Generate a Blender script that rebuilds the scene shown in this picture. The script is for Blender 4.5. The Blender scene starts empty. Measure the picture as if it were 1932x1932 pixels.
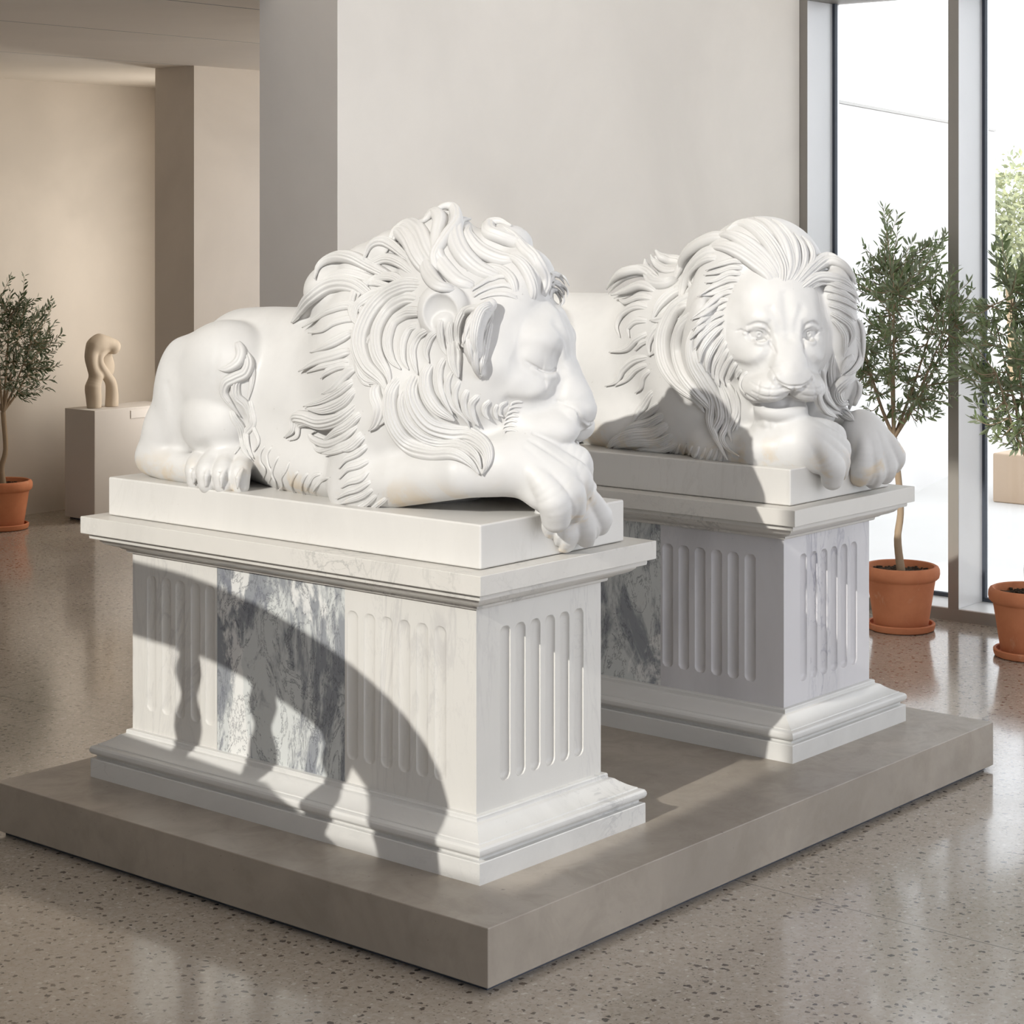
import bpy, math, random
import numpy as np
from mathutils import Vector, Matrix

# ------------------------------------------------------------------ helpers
COL = bpy.context.scene.collection

def link(name, me, mat=None, parent=None, smooth=False, auto=None):
    o = bpy.data.objects.new(name, me)
    COL.objects.link(o)
    if mat is not None:
        me.materials.append(mat)
    if parent is not None:
        o.parent = parent
    if smooth:
        me.shade_smooth()
        if auto is not None:
            me.set_sharp_from_angle(angle=math.radians(auto))
    return o

def mesh_from(name, verts, faces):
    me = bpy.data.meshes.new(name)
    me.from_pydata([tuple(v) for v in verts], [], [tuple(f) for f in faces])
    me.update()
    return me

def mesh_np(name, V, F):
    """fast mesh from numpy verts (n,3) and quads (m,4)"""
    me = bpy.data.meshes.new(name)
    me.vertices.add(len(V)); me.vertices.foreach_set('co', np.ascontiguousarray(V, dtype=np.float32).ravel())
    me.loops.add(F.size); me.loops.foreach_set('vertex_index', np.ascontiguousarray(F, dtype=np.int32).ravel())
    me.polygons.add(len(F))
    me.polygons.foreach_set('loop_start', np.arange(0, F.size, 4, dtype=np.int32))
    me.polygons.foreach_set('loop_total', np.full(len(F), 4, dtype=np.int32))
    me.update(calc_edges=True)
    me.validate()
    return me

def thing(name, label, cat, loc=(0, 0, 0), group=None):
    o = bpy.data.objects.new(name, None)
    COL.objects.link(o)
    o.location = loc
    o.empty_display_size = .1
    o['label'] = label; o['category'] = cat
    if group: o['group'] = group
    bpy.context.view_layer.update()
    return o

def keep_local(o, parent):
    """parts are modelled in world coordinates: shift them into the parent's space"""
    o.parent = parent
    o.matrix_parent_inverse = Matrix.Translation(-Vector(parent.location))

def tag(o, label, cat, group=None):
    o['label'] = label; o['category'] = cat
    if group: o['group'] = group
    return o

def structure(o):
    o['kind'] = 'structure'
    return o

class MB:
    def __init__(s): s.v = []; s.f = []
    def add(s, v, f):
        b = len(s.v); s.v += [tuple(p) for p in v]; s.f += [tuple(i + b for i in q) for q in f]
    def box(s, x0, x1, y0, y1, z0, z1):
        s.add([(x0,y0,z0),(x1,y0,z0),(x1,y1,z0),(x0,y1,z0),(x0,y0,z1),(x1,y0,z1),(x1,y1,z1),(x0,y1,z1)],
              [(0,3,2,1),(4,5,6,7),(0,1,5,4),(1,2,6,5),(2,3,7,6),(3,0,4,7)])
    def lathe(s, prof, c=(0,0,0), n=48, cap=True):
        v = []; f = []
        for (r, z) in prof:
            for i in range(n):
                a = 2*math.pi*i/n
                v.append((c[0]+r*math.cos(a), c[1]+r*math.sin(a), c[2]+z))
        for j in range(len(prof)-1):
            for i in range(n):
                k = (i+1) % n
                f.append((j*n+i, j*n+k, (j+1)*n+k, (j+1)*n+i))
        if cap:
            f.append(tuple(range(n))[::-1]); f.append(tuple((len(prof)-1)*n+i for i in range(n)))
        s.add(v, f)
    def tube(s, pts, rad, n=10, cap=True):
        P = [Vector(p) for p in pts]; v = []; f = []
        ref = Vector((0.3, .2, 1)).normalized()
        for j, p in enumerate(P):
            t = (P[min(j+1, len(P)-1)] - P[max(j-1, 0)]).normalized()
            a = t.cross(ref)
            if a.length < .05: a = t.cross(Vector((1, 0, 0)))
            a.normalize(); b = t.cross(a)
            ref = b.cross(t)*1.0 if False else ref
            for i in range(n):
                q = 2*math.pi*i/n
                v.append(p + (a*math.cos(q)+b*math.sin(q))*rad[j])
        for j in range(len(P)-1):
            for i in range(n):
                k = (i+1) % n
                f.append((j*n+i, j*n+k, (j+1)*n+k, (j+1)*n+i))
        if cap:
            f.append(tuple(range(n))[::-1]); f.append(tuple((len(P)-1)*n+i for i in range(n)))
        s.add(v, f)
    def ring(s, x0, x1, y0, y1, prof, cap_top=True, cap_bot=True):
        """rectangular moulding: prof = [(outward offset, z)] swept round the rectangle with mitred corners"""
        v = []; f = []
        for (o, z) in prof:
            v += [(x0-o,y0-o,z),(x1+o,y0-o,z),(x1+o,y1+o,z),(x0-o,y1+o,z)]
        for j in range(len(prof)-1):
            for i in range(4):
                k = (i+1) % 4
                f.append((j*4+i, j*4+k, (j+1)*4+k, (j+1)*4+i))
        if cap_bot: f.append((3,2,1,0))
        if cap_top: b = (len(prof)-1)*4; f.append((b,b+1,b+2,b+3))
        s.add(v, f)
    def build(s, name, mat, parent=None, smooth=False, auto=35, bevel=0):
        me = mesh_from(name, s.v, s.f)
        o = link(name, me, mat, None, smooth, auto)
        if parent is not None: keep_local(o, parent)
        if bevel:
            m = o.modifiers.new('bevel', 'BEVEL'); m.width = bevel; m.segments = 3; m.limit_method = 'ANGLE'; m.angle_limit = math.radians(40)
            me.shade_smooth(); m.harden_normals = True
        return o

# ------------------------------------------------------------------ carving engine: signed distances on a grid
def smin(a, b, k):
    if k <= 0: return np.minimum(a, b)
    h = np.maximum(k - np.abs(a-b), 0)/k
    return np.minimum(a, b) - h*h*k*.25

def rot_to(M):
    return np.array(M, dtype=np.float32)

def euler(rx=0, ry=0, rz=0):
    return np.array(Matrix.Rotation(math.radians(rz),3,'Z') @ Matrix.Rotation(math.radians(ry),3,'Y') @ Matrix.Rotation(math.radians(rx),3,'X'), dtype=np.float32)

class Field:
    def __init__(s, xs, ys, zs):
        s.ax = [np.asarray(a, dtype=np.float32) for a in (xs, ys, zs)]
        s.f = np.full([len(a) for a in s.ax], .12, dtype=np.float32)
        s.S = 1.; s.O = np.zeros(3, np.float32); s.M = np.eye(3, dtype=np.float32)   # current modelling frame
    def frame(s, O=(0,0,0), M=None, S=1.):
        s.S = S
        s.O = np.array(O, np.float32); s.M = np.eye(3, dtype=np.float32) if M is None else np.array(M, np.float32)
    def W(s, p):
        return s.M @ (np.array(p, np.float32)*s.S) + s.O
    def _reg(s, lo, hi):
        sl = []
        for i in range(3):
            a = np.searchsorted(s.ax[i], lo[i]); b = np.searchsorted(s.ax[i], hi[i])
            if b-a < 2: return None
            sl.append(slice(int(a), int(b)))
        X = s.ax[0][sl[0]][:,None,None]; Y = s.ax[1][sl[1]][None,:,None]; Z = s.ax[2][sl[2]][None,None,:]
        return tuple(sl), X, Y, Z
    def _apply(s, sl, d, k, op):
        cur = s.f[sl]
        if op == '+': s.f[sl] = smin(cur, d, k)
        else: s.f[sl] = -smin(-cur, d, k)
    def ell(s, c, r, k=.02, R=None, op='+'):
        c = s.W(c); r = np.array(r, np.float32)*s.S; k = k*s.S
        M = s.M if R is None else s.M @ R
        pad = max(.02, k*1.2); e = np.abs(M) @ r if False else np.sqrt((M**2) @ (r**2))
        q = s._reg(c-e-pad, c+e+pad)
        if q is None: return
        sl, X, Y, Z = q
        X = X-c[0]; Y = Y-c[1]; Z = Z-c[2]
        k0 = 0; k1 = 0
        for i in range(3):
            u = (M[0,i]*X + M[1,i]*Y + M[2,i]*Z)/r[i]
            k0 = k0 + u*u; k1 = k1 + (u/r[i])**2
        k0 = np.sqrt(k0); k1 = np.sqrt(k1)+1e-9
        s._apply(sl, k0*(k0-1)/k1, k, op)
    def cap(s, a, b, ra, rb, k=.02, op='+', flat=None):
        """tapered capsule; flat=(dir, factor) squashes it along a direction"""
        a = s.W(a); b = s.W(b); ra *= s.S; rb *= s.S; k *= s.S; rm = max(ra, rb); pad = max(.02, k*1.2)+rm
        q = s._reg(np.minimum(a,b)-pad, np.maximum(a,b)+pad)
        if q is None: return
        sl, X, Y, Z = q
        ab = b-a; L = float(ab@ab)+1e-12
        PX = X-a[0]; PY = Y-a[1]; PZ = Z-a[2]
        t = np.clip((PX*ab[0]+PY*ab[1]+PZ*ab[2])/L, 0, 1)
        dx = PX-t*ab[0]; dy = PY-t*ab[1]; dz = PZ-t*ab[2]
        if flat is not None:
            n = s.M @ np.array(flat[0], np.float32); n /= np.linalg.norm(n)
            w = dx*n[0]+dy*n[1]+dz*n[2]
            D = np.sqrt(np.maximum(dx*dx+dy*dy+dz*dz - w*w,0) + (w*flat[1])**2)
        else:
            D = np.sqrt(dx*dx+dy*dy+dz*dz)
        s._apply(sl, D - (ra + t*(rb-ra)), k, op)
    def chain(s, pts, rad, k=.02, op='+', flat=None, n=0):
        """a bent tapered rod, blended as one piece"""
        if n: pts, rad = spline(pts, rad, n)
        P = np.array([s.W(p) for p in pts]); rad = [r*s.S for r in rad]; k = k*s.S; rm = max(rad); pad = max(.02, k*1.2)+rm
        q = s._reg(P.min(0)-pad, P.max(0)+pad)
        if q is None: return
        sl, X, Y, Z = q; best = None
        if flat is not None:
            nv = s.M @ np.array(flat[0], np.float32); nv /= np.linalg.norm(nv)
        for i in range(len(P)-1):
            a = P[i]; ab = P[i+1]-a; L = float(ab@ab)+1e-12
            PX = X-a[0]; PY = Y-a[1]; PZ = Z-a[2]
            t = np.clip((PX*ab[0]+PY*ab[1]+PZ*ab[2])/L, 0, 1)
            dx = PX-t*ab[0]; dy = PY-t*ab[1]; dz = PZ-t*ab[2]
            D = dx*dx+dy*dy+dz*dz
            if flat is not None:
                w = dx*nv[0]+dy*nv[1]+dz*nv[2]; D = np.maximum(D-w*w, 0)+(w*flat[1])**2
            D = np.sqrt(D)-(rad[i]+t*(rad[i+1]-rad[i]))
            best = D if best is None else np.minimum(best, D)
        s._apply(sl, best.astype(np.float32), k, op)
    def cut_below(s, z, k=.004):
        Z = s.ax[2][None,None,:]
        s.f = -smin(-s.f, -(z-Z)+0*s.f, k)
    def smooth(s, n=1):
        for _ in range(n):
            for ax in range(3):
                g = s.f.copy()
                sl = [slice(None)]*3; a = list(sl); b = list(sl); m = list(sl)
                a[ax] = slice(0,-2); b[ax] = slice(2,None); m[ax] = slice(1,-1)
                g[tuple(m)] = .25*s.f[tuple(a)]+.5*s.f[tuple(m)]+.25*s.f[tuple(b)]
                s.f = g
    def sample(s, P):
        P = np.atleast_2d(np.asarray(P, np.float32)); idx = []; fr = []
        for i in range(3):
            a = s.ax[i]; j = np.clip(np.searchsorted(a, P[:,i])-1, 0, len(a)-2)
            idx.append(j); fr.append(np.clip((P[:,i]-a[j])/(a[j+1]-a[j]), 0, 1))
        i,j,k = idx; u,v,w = fr; f = s.f; r = 0
        for di in (0,1):
            for dj in (0,1):
                for dk in (0,1):
                    r = r + f[i+di,j+dj,k+dk]*(u if di else 1-u)*(v if dj else 1-v)*(w if dk else 1-w)
        return r
    def grad(s, P, e=.006):
        P = np.atleast_2d(np.asarray(P, np.float32)); g = np.zeros_like(P)
        for i in range(3):
            d = np.zeros(3, np.float32); d[i] = e
            g[:,i] = s.sample(P+d)-s.sample(P-d)
        return g/(np.linalg.norm(g, axis=1, keepdims=True)+1e-9)
    def snap(s, P, off=0., it=4):
        P = np.atleast_2d(np.asarray(P, np.float32)).copy()
        for _ in range(it):
            d = s.sample(P)-off
            P -= s.grad(P, .008)*np.clip(d, -.03, .03)[:,None]
        return P
    def mesh(s, name):
        f = s.f; S = f < 0
        c = np.zeros([n-1 for n in f.shape], np.uint8)
        for di in (0,1):
            for dj in (0,1):
                for dk in (0,1):
                    c += S[di:f.shape[0]-1+di, dj:f.shape[1]-1+dj, dk:f.shape[2]-1+dk]
        act = (c > 0) & (c < 8); del c
        flat = np.flatnonzero(act); shp = act.shape; del act
        I,J,K = np.unravel_index(flat, shp)
        acc = np.zeros((len(flat),3), np.float64); cnt = np.zeros(len(flat))
        X,Y,Z = s.ax
        corners = [(a,b,c_) for a in (0,1) for b in (0,1) for c_ in (0,1)]
        val = {q: f[I+q[0], J+q[1], K+q[2]] for q in corners}
        for q in corners:
            for ax in range(3):
                if q[ax]: continue
                r = list(q); r[ax] = 1; r = tuple(r)
                va, vb = val[q], val[r]; m = (va < 0) != (vb < 0)
                t = np.where(m, va/(va-vb+1e-20*(va==vb)), 0)
                p = [X[I+q[0]].astype(float), Y[J+q[1]].astype(float), Z[K+q[2]].astype(float)]
                A = s.ax[ax]; ii = (I,J,K)[ax]
                p[ax] = p[ax] + t*(A[ii+1]-A[ii])
                for w in range(3): acc[:,w] += np.where(m, p[w], 0)
                cnt += m
        V = acc/cnt[:,None]
        quads = []
        st = (shp[1]*shp[2], shp[2], 1)
        for ax in range(3):
            o1, o2 = [(1,2),(2,0),(0,1)][ax]
            a = [slice(1,-1)]*3; b = [slice(1,-1)]*3
            a[ax] = slice(0,-1); b[ax] = slice(1,None)
            sa = S[tuple(a)]; sb = S[tuple(b)]
            E = np.argwhere(sa != sb)
            inside_first = sa[tuple(E.T)]
            off = np.array([1,1,1]); off[ax] = 0
            E = E+off
            base = E @ np.array(st)
            c0 = base; c1 = base-st[o1]; c2 = base-st[o1]-st[o2]; c3 = base-st[o2]
            Q = np.stack([c0,c1,c2,c3],1)
            Q[~inside_first] = Q[~inside_first][:, ::-1]
            quads.append(Q)
        Q = np.concatenate(quads); del S
        F = np.searchsorted(flat, Q)
        return mesh_np(name, V, F)

def spline(pts, rad, n):
    P = [np.array(p, float) for p in pts]; m = len(P); out = []; ro = []
    R = list(rad) if rad is not None else [0]*m
    for i in range(m-1):
        p0 = P[max(i-1,0)] if i else 2*P[0]-P[1]
        p3 = P[i+2] if i+2 < m else 2*P[-1]-P[-2]
        for j in range(n):
            t = j/n
            out.append(.5*((2*P[i]) + (-p0+P[i+1])*t + (2*p0-5*P[i]+4*P[i+1]-p3)*t*t + (-p0+3*P[i]-3*P[i+1]+p3)*t**3))
            ro.append(R[i]+(R[i+1]-R[i])*t)
    out.append(P[-1]); ro.append(R[-1])
    return out, ro

# ------------------------------------------------------------------ lion anatomy
def head_frame(az, pitch, roll=0.):
    """columns: x = the lion's left-right axis, y = out of the face, z = up the forehead"""
    a = math.radians(az); p = math.radians(pitch)
    Fv = np.array([math.cos(a)*math.cos(p), math.sin(a)*math.cos(p), -math.sin(p)])
    Lx = np.array([math.sin(a), -math.cos(a), 0.])
    U = np.cross(Lx, Fv)
    r = math.radians(roll)
    Lx, U = Lx*math.cos(r)+U*math.sin(r), U*math.cos(r)-Lx*math.sin(r)
    return np.stack([Lx, Fv, U], 1).astype(np.float32)

def carve_head(F, O, M, closed, S=1.):
    F.frame(O, M, S)
    E = F.ell; C = F.cap; K = F.chain
    Mi = np.array(M, float).T
    def both(fn):
        for s in (-1, 1): fn(s)
    def hit(pts, d=0., n=4):
        """(x, z) of the face -> points on (or d above) the carved surface, in the head's frame"""
        q, _ = spline([(x, 0, z) for (x, z) in pts], None, n)
        q = np.array(q); ys = np.arange(.20, -.16, -.002)
        out = []
        for p in q:
            L = np.stack([np.full(len(ys), p[0]), ys, np.full(len(ys), p[2])], 1)
            v = F.sample(L @ np.array(M, float).T*S + np.array(O))
            i = np.argmax(v < 0)
            out.append(L[i])
        out = np.array(out); W = out @ np.array(M, float).T*S + np.array(O)
        W = W + F.grad(W)*d*S
        return [tuple(v) for v in (W-np.array(O)) @ np.array(M, float)/S]
    def rad(r, m):
        return list(np.interp(np.linspace(0,1,m), np.linspace(0,1,len(r)), r))
    def groove(pts, r, k=.006, d=0., op='-'):
        for s in (-1, 1):
            q = hit([(s*x, z) for x, z in pts], d); K(q, rad(r, len(q)), k, op)
            if all(abs(x) < 1e-6 for x, z in pts): break
    # -------- masses
    E((0,-.14,-.005), (.158,.135,.165), .03)                        # skull
    E((0,-.050,.045), (.125,.080,.115), .05)                       # forehead
    E((0,-.030,-.050), (.108,.080,.090), .05)
    both(lambda s: E((s*.098,-.060,-.035), (.060,.072,.070), .05))  # cheek bones
    both(lambda s: E((s*.098,-.085,-.095), (.060,.085,.075), .04))  # jowl
    both(lambda s: E((s*.050,.008+(.022 if closed else 0),.036), (.052,.040,.042), .035, euler(25,0,-s*14)))   # brow
    bz = .026 if closed else 0.
    K([(0,.000+bz,.080),(0,.026+bz,.035),(0,.040+bz*.9,-.005),(0,.072+bz*.5,-.040),(0,.102+bz*.4,-.070),(0,.122+bz*.3,-.090)], [.030,.034,.036,.037,.036,.032], .03, flat=((1,0,0),.72))
    both(lambda s: E((s*.060,.022,-.072), (.058,.064,.060), .04))   # upper jaw
    both(lambda s: E((s*.048,.088,-.132), (.058,.062,.042), .020, euler(0,s*10,s*-10)))   # whisker pads
    both(lambda s: E((s*.076,.050,-.146), (.044,.060,.040), .020))
    E((0,.128,-.104), (.056,.032,.026), .008, euler(-35,0,0))       # nose leather
    both(lambda s: E((s*.040,.122,-.096), (.022,.026,.022), .010))
    E((0,.188,-.164), (.080,.055,.052), .005, op='-')
    E((0,-.02,-.165), (.092,.10,.062), .03)                         # jaw
    E((0,.054,-.208), (.076,.064,.040), .008)
    E((0,.040,-.240), (.064,.052,.034), .025)
    both(lambda s: E((s*.092,(.006 if closed else -.008),-.048), (.040,.032,.030), .018, euler(0,s*25,s*-30)))      # under the eye
    if closed: both(lambda s: E((s*.106,-.040,-.030), (.050,.045,.042), .02))
    # -------- creases that follow the surface
    groove([(.052,-.030),(.070,-.062),(.098,-.086),(.125,-.092)], [.004,.009,.009,.003], .024, .002)
    groove([(0,.005),(0,.040),(0,.075),(0,.11)], [.001,.003,.003,.001], .030, .004)
    groove([(.024,.020),(.030,.045),(.046,.075)], [.001,.002,.001], .022, .005)
    groove([(.048,-.012),(.054,.012),(.050,.040)], [.004,.006,.001], .018, .002)
    # nose: line of the leather, nostrils, philtrum
    groove([(.056,-.076),(.048,-.097),(.024,-.109),(.0,-.111)], [.0018,.0032,.003,.003], .003, .0005)
    groove([(.014,-.124),(.026,-.121),(.038,-.114),(.048,-.103),(.052,-.092)], [.0045,.0072,.006,.0042,.0018], .004, .0)
    groove([(.0,-.118),(.0,-.132),(.0,-.150)], [.003,.0045,.005], .004, .0)
    # mouth
    groove([(0,-.150),(.022,-.161),(.048,-.169),(.076,-.170),(.098,-.163)]+([] if closed else [(.112,-.156)]), [.0055,.006,.0066,.0060,.003], .005, .0)
    groove([(.0,-.180),(.045,-.184),(.080,-.176)], [.002,.004,.002], .016, .002)
    for z in (() if closed else (-.122,-.143)):
        groove([(.030,z+.002),(.056,z-.001),(.084,z-.001),(.104,z+.004)], [.0006,.0015,.0015,.0005], .006, .0008)
    for x in (() if closed else (.062,.090)):
        groove([(x-.003,-.110),(x+.003,-.132),(x,-.154)], [.0004,.0012,.0004], .006, .0008)
    # -------- eyes
    for s in (-1,1):
        R_ = euler(0,s*-6,s*-26)
        e0 = np.array(hit([(s*.078,.000),(s*.079,.000)],0,1)[0])
        g = np.array((s*.30,1.,-.02)); g /= np.linalg.norm(g)
        A = lambda x, z: (s*x, z)
        up = [A(.050,-.011),A(.060,.009),A(.077,.0175),A(.095,.014),A(.108,.003)]
        lo = [A(.050,-.011),A(.061,-.015),A(.077,-.0185),A(.094,-.012),A(.108,.003)]
        if not closed:
            E(e0-g*.004, (.034,.020,.0205), .006, R_, op='-')
            E(e0-g*.0325, (.026,.026,.026), .002)
            U = hit(up,.001); Lw = hit(lo,.0)
            K(U, rad([.0035,.0062,.0080,.0070,.0035], len(U)), .006)
            K(Lw, rad([.003,.0045,.0054,.0048,.003], len(Lw)), .006)
            q = hit([A(.050,-.011),A(.045,-.022),A(.040,-.034)],.0); K(q, rad([.004,.004,.0015],len(q)), .005, '-')
            q = hit([A(.106,.004),A(.116,.006),A(.126,.002)],.0); K(q, rad([.0035,.003,.001],len(q)), .004, '-')
            q = hit([A(.048,.018),A(.062,.032),A(.082,.034),A(.102,.022)],.0); K(q, rad([.002,.0045,.0045,.002],len(q)), .006, '-')
            ce = e0-g*.0325; g2 = np.array((s*.16,1.,-.03)); g2 /= np.linalg.norm(g2)
            ux = np.cross(g2,(0,0,1)); ux /= np.linalg.norm(ux); uz = np.cross(ux,g2)
            ring = [ce+g2*.0245+(ux*math.cos(a)+uz*math.sin(a))*.0110 for a in np.linspace(0,2*math.pi,17)]
            K(ring, [.0017]*17, .002, '-')
            C(ce+g2*.0255, ce+g2*.03, .0034, .0034, .002, '-')
        else:
            E(e0-g*.019, (.036,.022,.024), .018, R_)
            q = hit([A(.050,-.014),A(.062,-.019),A(.080,-.020),A(.097,-.013),A(.110,-.004)],.0)
            K(q, rad([.0042,.0036,.003,.003,.001],len(q)), .003, '-')
            q = hit([A(.056,-.024),A(.066,-.028),A(.084,-.028),A(.100,-.019)],-.001)
            K(q, rad([.003,.0045,.005,.002],len(q)), .008)
    # tufts under the chin
    for q in range(-3, 4):
        p = hit([(q*.016,-.240),(q*.0175,-.257)], .0)
        K([p[0], (q*.020,.046-.004*abs(q),-.262), (q*.021,.044-.004*abs(q),-.280+.003*abs(q))], [.010,.009,.002], .006, n=3)
    F.frame()

def carve_ear(F, c, out, up, r=.045):
    """round ear: a cup opening along `out`"""
    out = np.array(out, float); out /= np.linalg.norm(out); up = np.array(up, float)
    up = up-out*(up@out); up /= np.linalg.norm(up); sd = np.cross(up, out)
    c = np.array(c, float)
    F.frame(c, np.stack([sd, out, up], 1))
    F.ell((0,0,0), (r,r*.62,r*1.12), .008)
    F.ell((0,-r*.6,0), (r*.9,r*.9,r*1.0), .01)
    F.ell((0,r*.62,-.004), (r*.72,r*.60,r*.84), .006, op='-')
    F.frame()

def carve_paw(F, O, M, s=1., toes=((-.045,.055),(-.016,.074),(.016,.074),(.045,.056)), drop=.03, claws=True):
    """paw lying along +y of its frame, z up"""
    F.frame(O, M)
    F.ell((0,-.015*s,0), (.056*s,.070*s,.046*s), .02)
    F.ell((0,.025*s,-.006*s), (.064*s,.045*s,.036*s), .02)
    for (tx, ty) in toes:
        tx *= s; ty *= s
        F.chain([(tx*.45,-.035*s,.024*s),(tx*.80,ty-.050*s,.022*s),(tx*1.06,ty-.012*s,.006),(tx*1.1,ty+.002*s,-drop*s)],
                [.012*s,.0180*s,.0265*s,.0235*s], .006, n=4)
    for a, b in zip(toes[:-1], toes[1:]):
        mx = (a[0]+b[0])/2*s; my = (a[1]+b[1])/2*s
        F.chain([(mx*.55,-.03*s,.052*s),(mx*.9,my-.040*s,.045*s),(mx*1.06,my+.002*s,.034*s),(mx*1.1,my+.026*s,-.005*s),(mx*1.1,my+.018*s,-drop*s-.01*s)],
                [.002*s,.0032*s,.0036*s,.0036*s,.0036*s], .008, '-', n=4)
    if claws:
        for (tx, ty) in toes:
            tx *= s; ty *= s
            F.chain([(tx*1.1+.003,ty+.018*s,.000*s),(tx*1.12+.002,ty+.030*s,-.018*s),(tx*1.12,ty+.024*s,-drop*s+.004*s)], [.0050*s,.0056*s,.003*s], .003, n=3)
            for sg in (-1,1):
                F.chain([(tx*1.1+.003+sg*.0080*s,ty+.016*s,.004*s),(tx*1.12+.002+sg*.0085*s,ty+.026*s,-.016*s),(tx*1.12+sg*.007*s,ty+.023*s,-drop*s+.003*s)], [.0008,.0016*s,.0012], .003, '-', n=3)
    F.frame()

def carve_ear(F, c, out, up, r=.045):
    """round ear: a cup opening along `out`"""
    out = np.array(out, float); out /= np.linalg.norm(out); up = np.array(up, float)
    up = up-out*(up@out); up /= np.linalg.norm(up); sd = np.cross(up, out)
    c = np.array(c, float)
    F.frame(c, np.stack([sd, out, up], 1))
    F.ell((0,0,0), (r,r*.62,r*1.12), .008)
    F.ell((0,-r*.6,0), (r*.9,r*.9,r*1.0), .01)
    F.ell((0,r*.66,-.004), (r*.70,r*.46,r*.82), .004, op='-')
    F.ell((0,r*.22,-r*.42), (r*.50,r*.26,r*.42), .006)
    F.frame()

# ------------------------------------------------------------------ locks of hair
class Hair:
    def __init__(s): s.V = []; s.F = []; s.n = 0
    def lock(s, pts, nrm, w, h=None, ridges=4, seg=7, sink=.35, lift=.0, tip=.08, root=.56):
        """pts (k,3) on the surface, nrm (k,3); w half width in metres"""
        P, _ = spline(pts, None, seg); N, _ = spline(nrm, None, seg)
        P = np.array(P); N = np.array(N); m = len(P)
        if h is None: h = w*.62
        T = np.gradient(P, axis=0); T /= np.linalg.norm(T, axis=1, keepdims=True)+1e-9
        N = N - T*(N*T).sum(1, keepdims=True); N /= np.linalg.norm(N, axis=1, keepdims=True)+1e-9
        B = np.cross(T, N)
        t = np.linspace(0, 1, m)
        prof = np.where(t < .35, root+(1-root)*np.sin(t/.35*math.pi/2), 1.)
        dip = np.clip(1-t/.16, 0, 1)**1.5
        tp = np.clip((t-.45)/.55, 0, 1)
        prof = prof*(1-(1-tip)*tp**1.7)
        K = 6*ridges//2*2
        K = max(14, 5*ridges)
        u = np.concatenate([np.linspace(-1, 1, K, endpoint=False), [1.]])
        am = {1:.0, 2:.16, 3:.24}.get(ridges, .32)
        uw = u + .10*np.sin(3.1*u+len(s.V))            # strands of uneven width
        top = np.sqrt(np.maximum(1-u*u, 0))*(1-am+am*np.abs(np.sin(math.pi*ridges*(uw+1)/2)))
        ub = np.linspace(1, -1, 6)[1:-1]; bot = -np.sqrt(1-ub*ub)*sink*1.5
        cu = np.concatenate([u, ub]); ch = np.concatenate([top, bot]); nn = len(cu)
        ww = w*prof; hh = h*(.35+.65*prof)*(1-.55*tp**2)
        hh[0] *= .2; hh[1] *= .7
        twist = np.sin(t*math.pi*1.5)*.12
        ring = P[:,None,:] + B[:,None,:]*(cu[None,:,None]+twist[:,None,None]*0)*ww[:,None,None] + N[:,None,:]*(ch[None,:,None]*hh[:,None,None] - (sink*h*.5 + h*.95*dip[:,None,None] - lift*tp[:,None,None]))
        V = ring.reshape(-1,3)
        i = np.arange(m-1)[:,None]*nn; j = np.arange(nn)[None,:]; k = (j+1) % nn
        Fq = np.stack([i+j, i+k, i+nn+k, i+nn+j], -1).reshape(-1,4)
        c0 = len(V); V = np.vstack([V, P[0]+0*N[0], P[-1]])
        j1 = np.arange(0, nn-1, 2)
        e0 = np.stack([np.full(len(j1),c0), (j1+2)%nn, j1+1, j1], 1); b = (m-1)*nn
        e1 = np.stack([np.full(len(j1),c0+1), b+j1, b+j1+1, b+(j1+2)%nn], 1)
        s.V.append(V); s.F.append(np.vstack([Fq, e0, e1])+s.n); s.n += len(V)
    def build(s, name, mat, parent):
        me = mesh_np(name, np.vstack(s.V), np.vstack(s.F))
        o = link(name, me, mat, None, True)
        keep_local(o, parent)
        return o

SLAB = .92
def aim(a, b, up):
    a = np.array(a, float); b = np.array(b, float); y = b-a; y /= np.linalg.norm(y)
    z = np.array(up, float); z -= y*(z@y); z /= np.linalg.norm(z)
    return np.stack([np.cross(y, z), y, z], 1)

def axes(x, y, z):
    """rectilinear grid: each arg = list of (start, stop, step)"""
    out = []
    for spec in (x, y, z):
        a = []
        for (p, q, h) in spec:
            n = max(1, int(round((q-p)/h)))
            a += [p+(q-p)*i/n for i in range(n)]
        a.append(spec[-1][1]); out.append(np.array(a))
    return out

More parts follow.
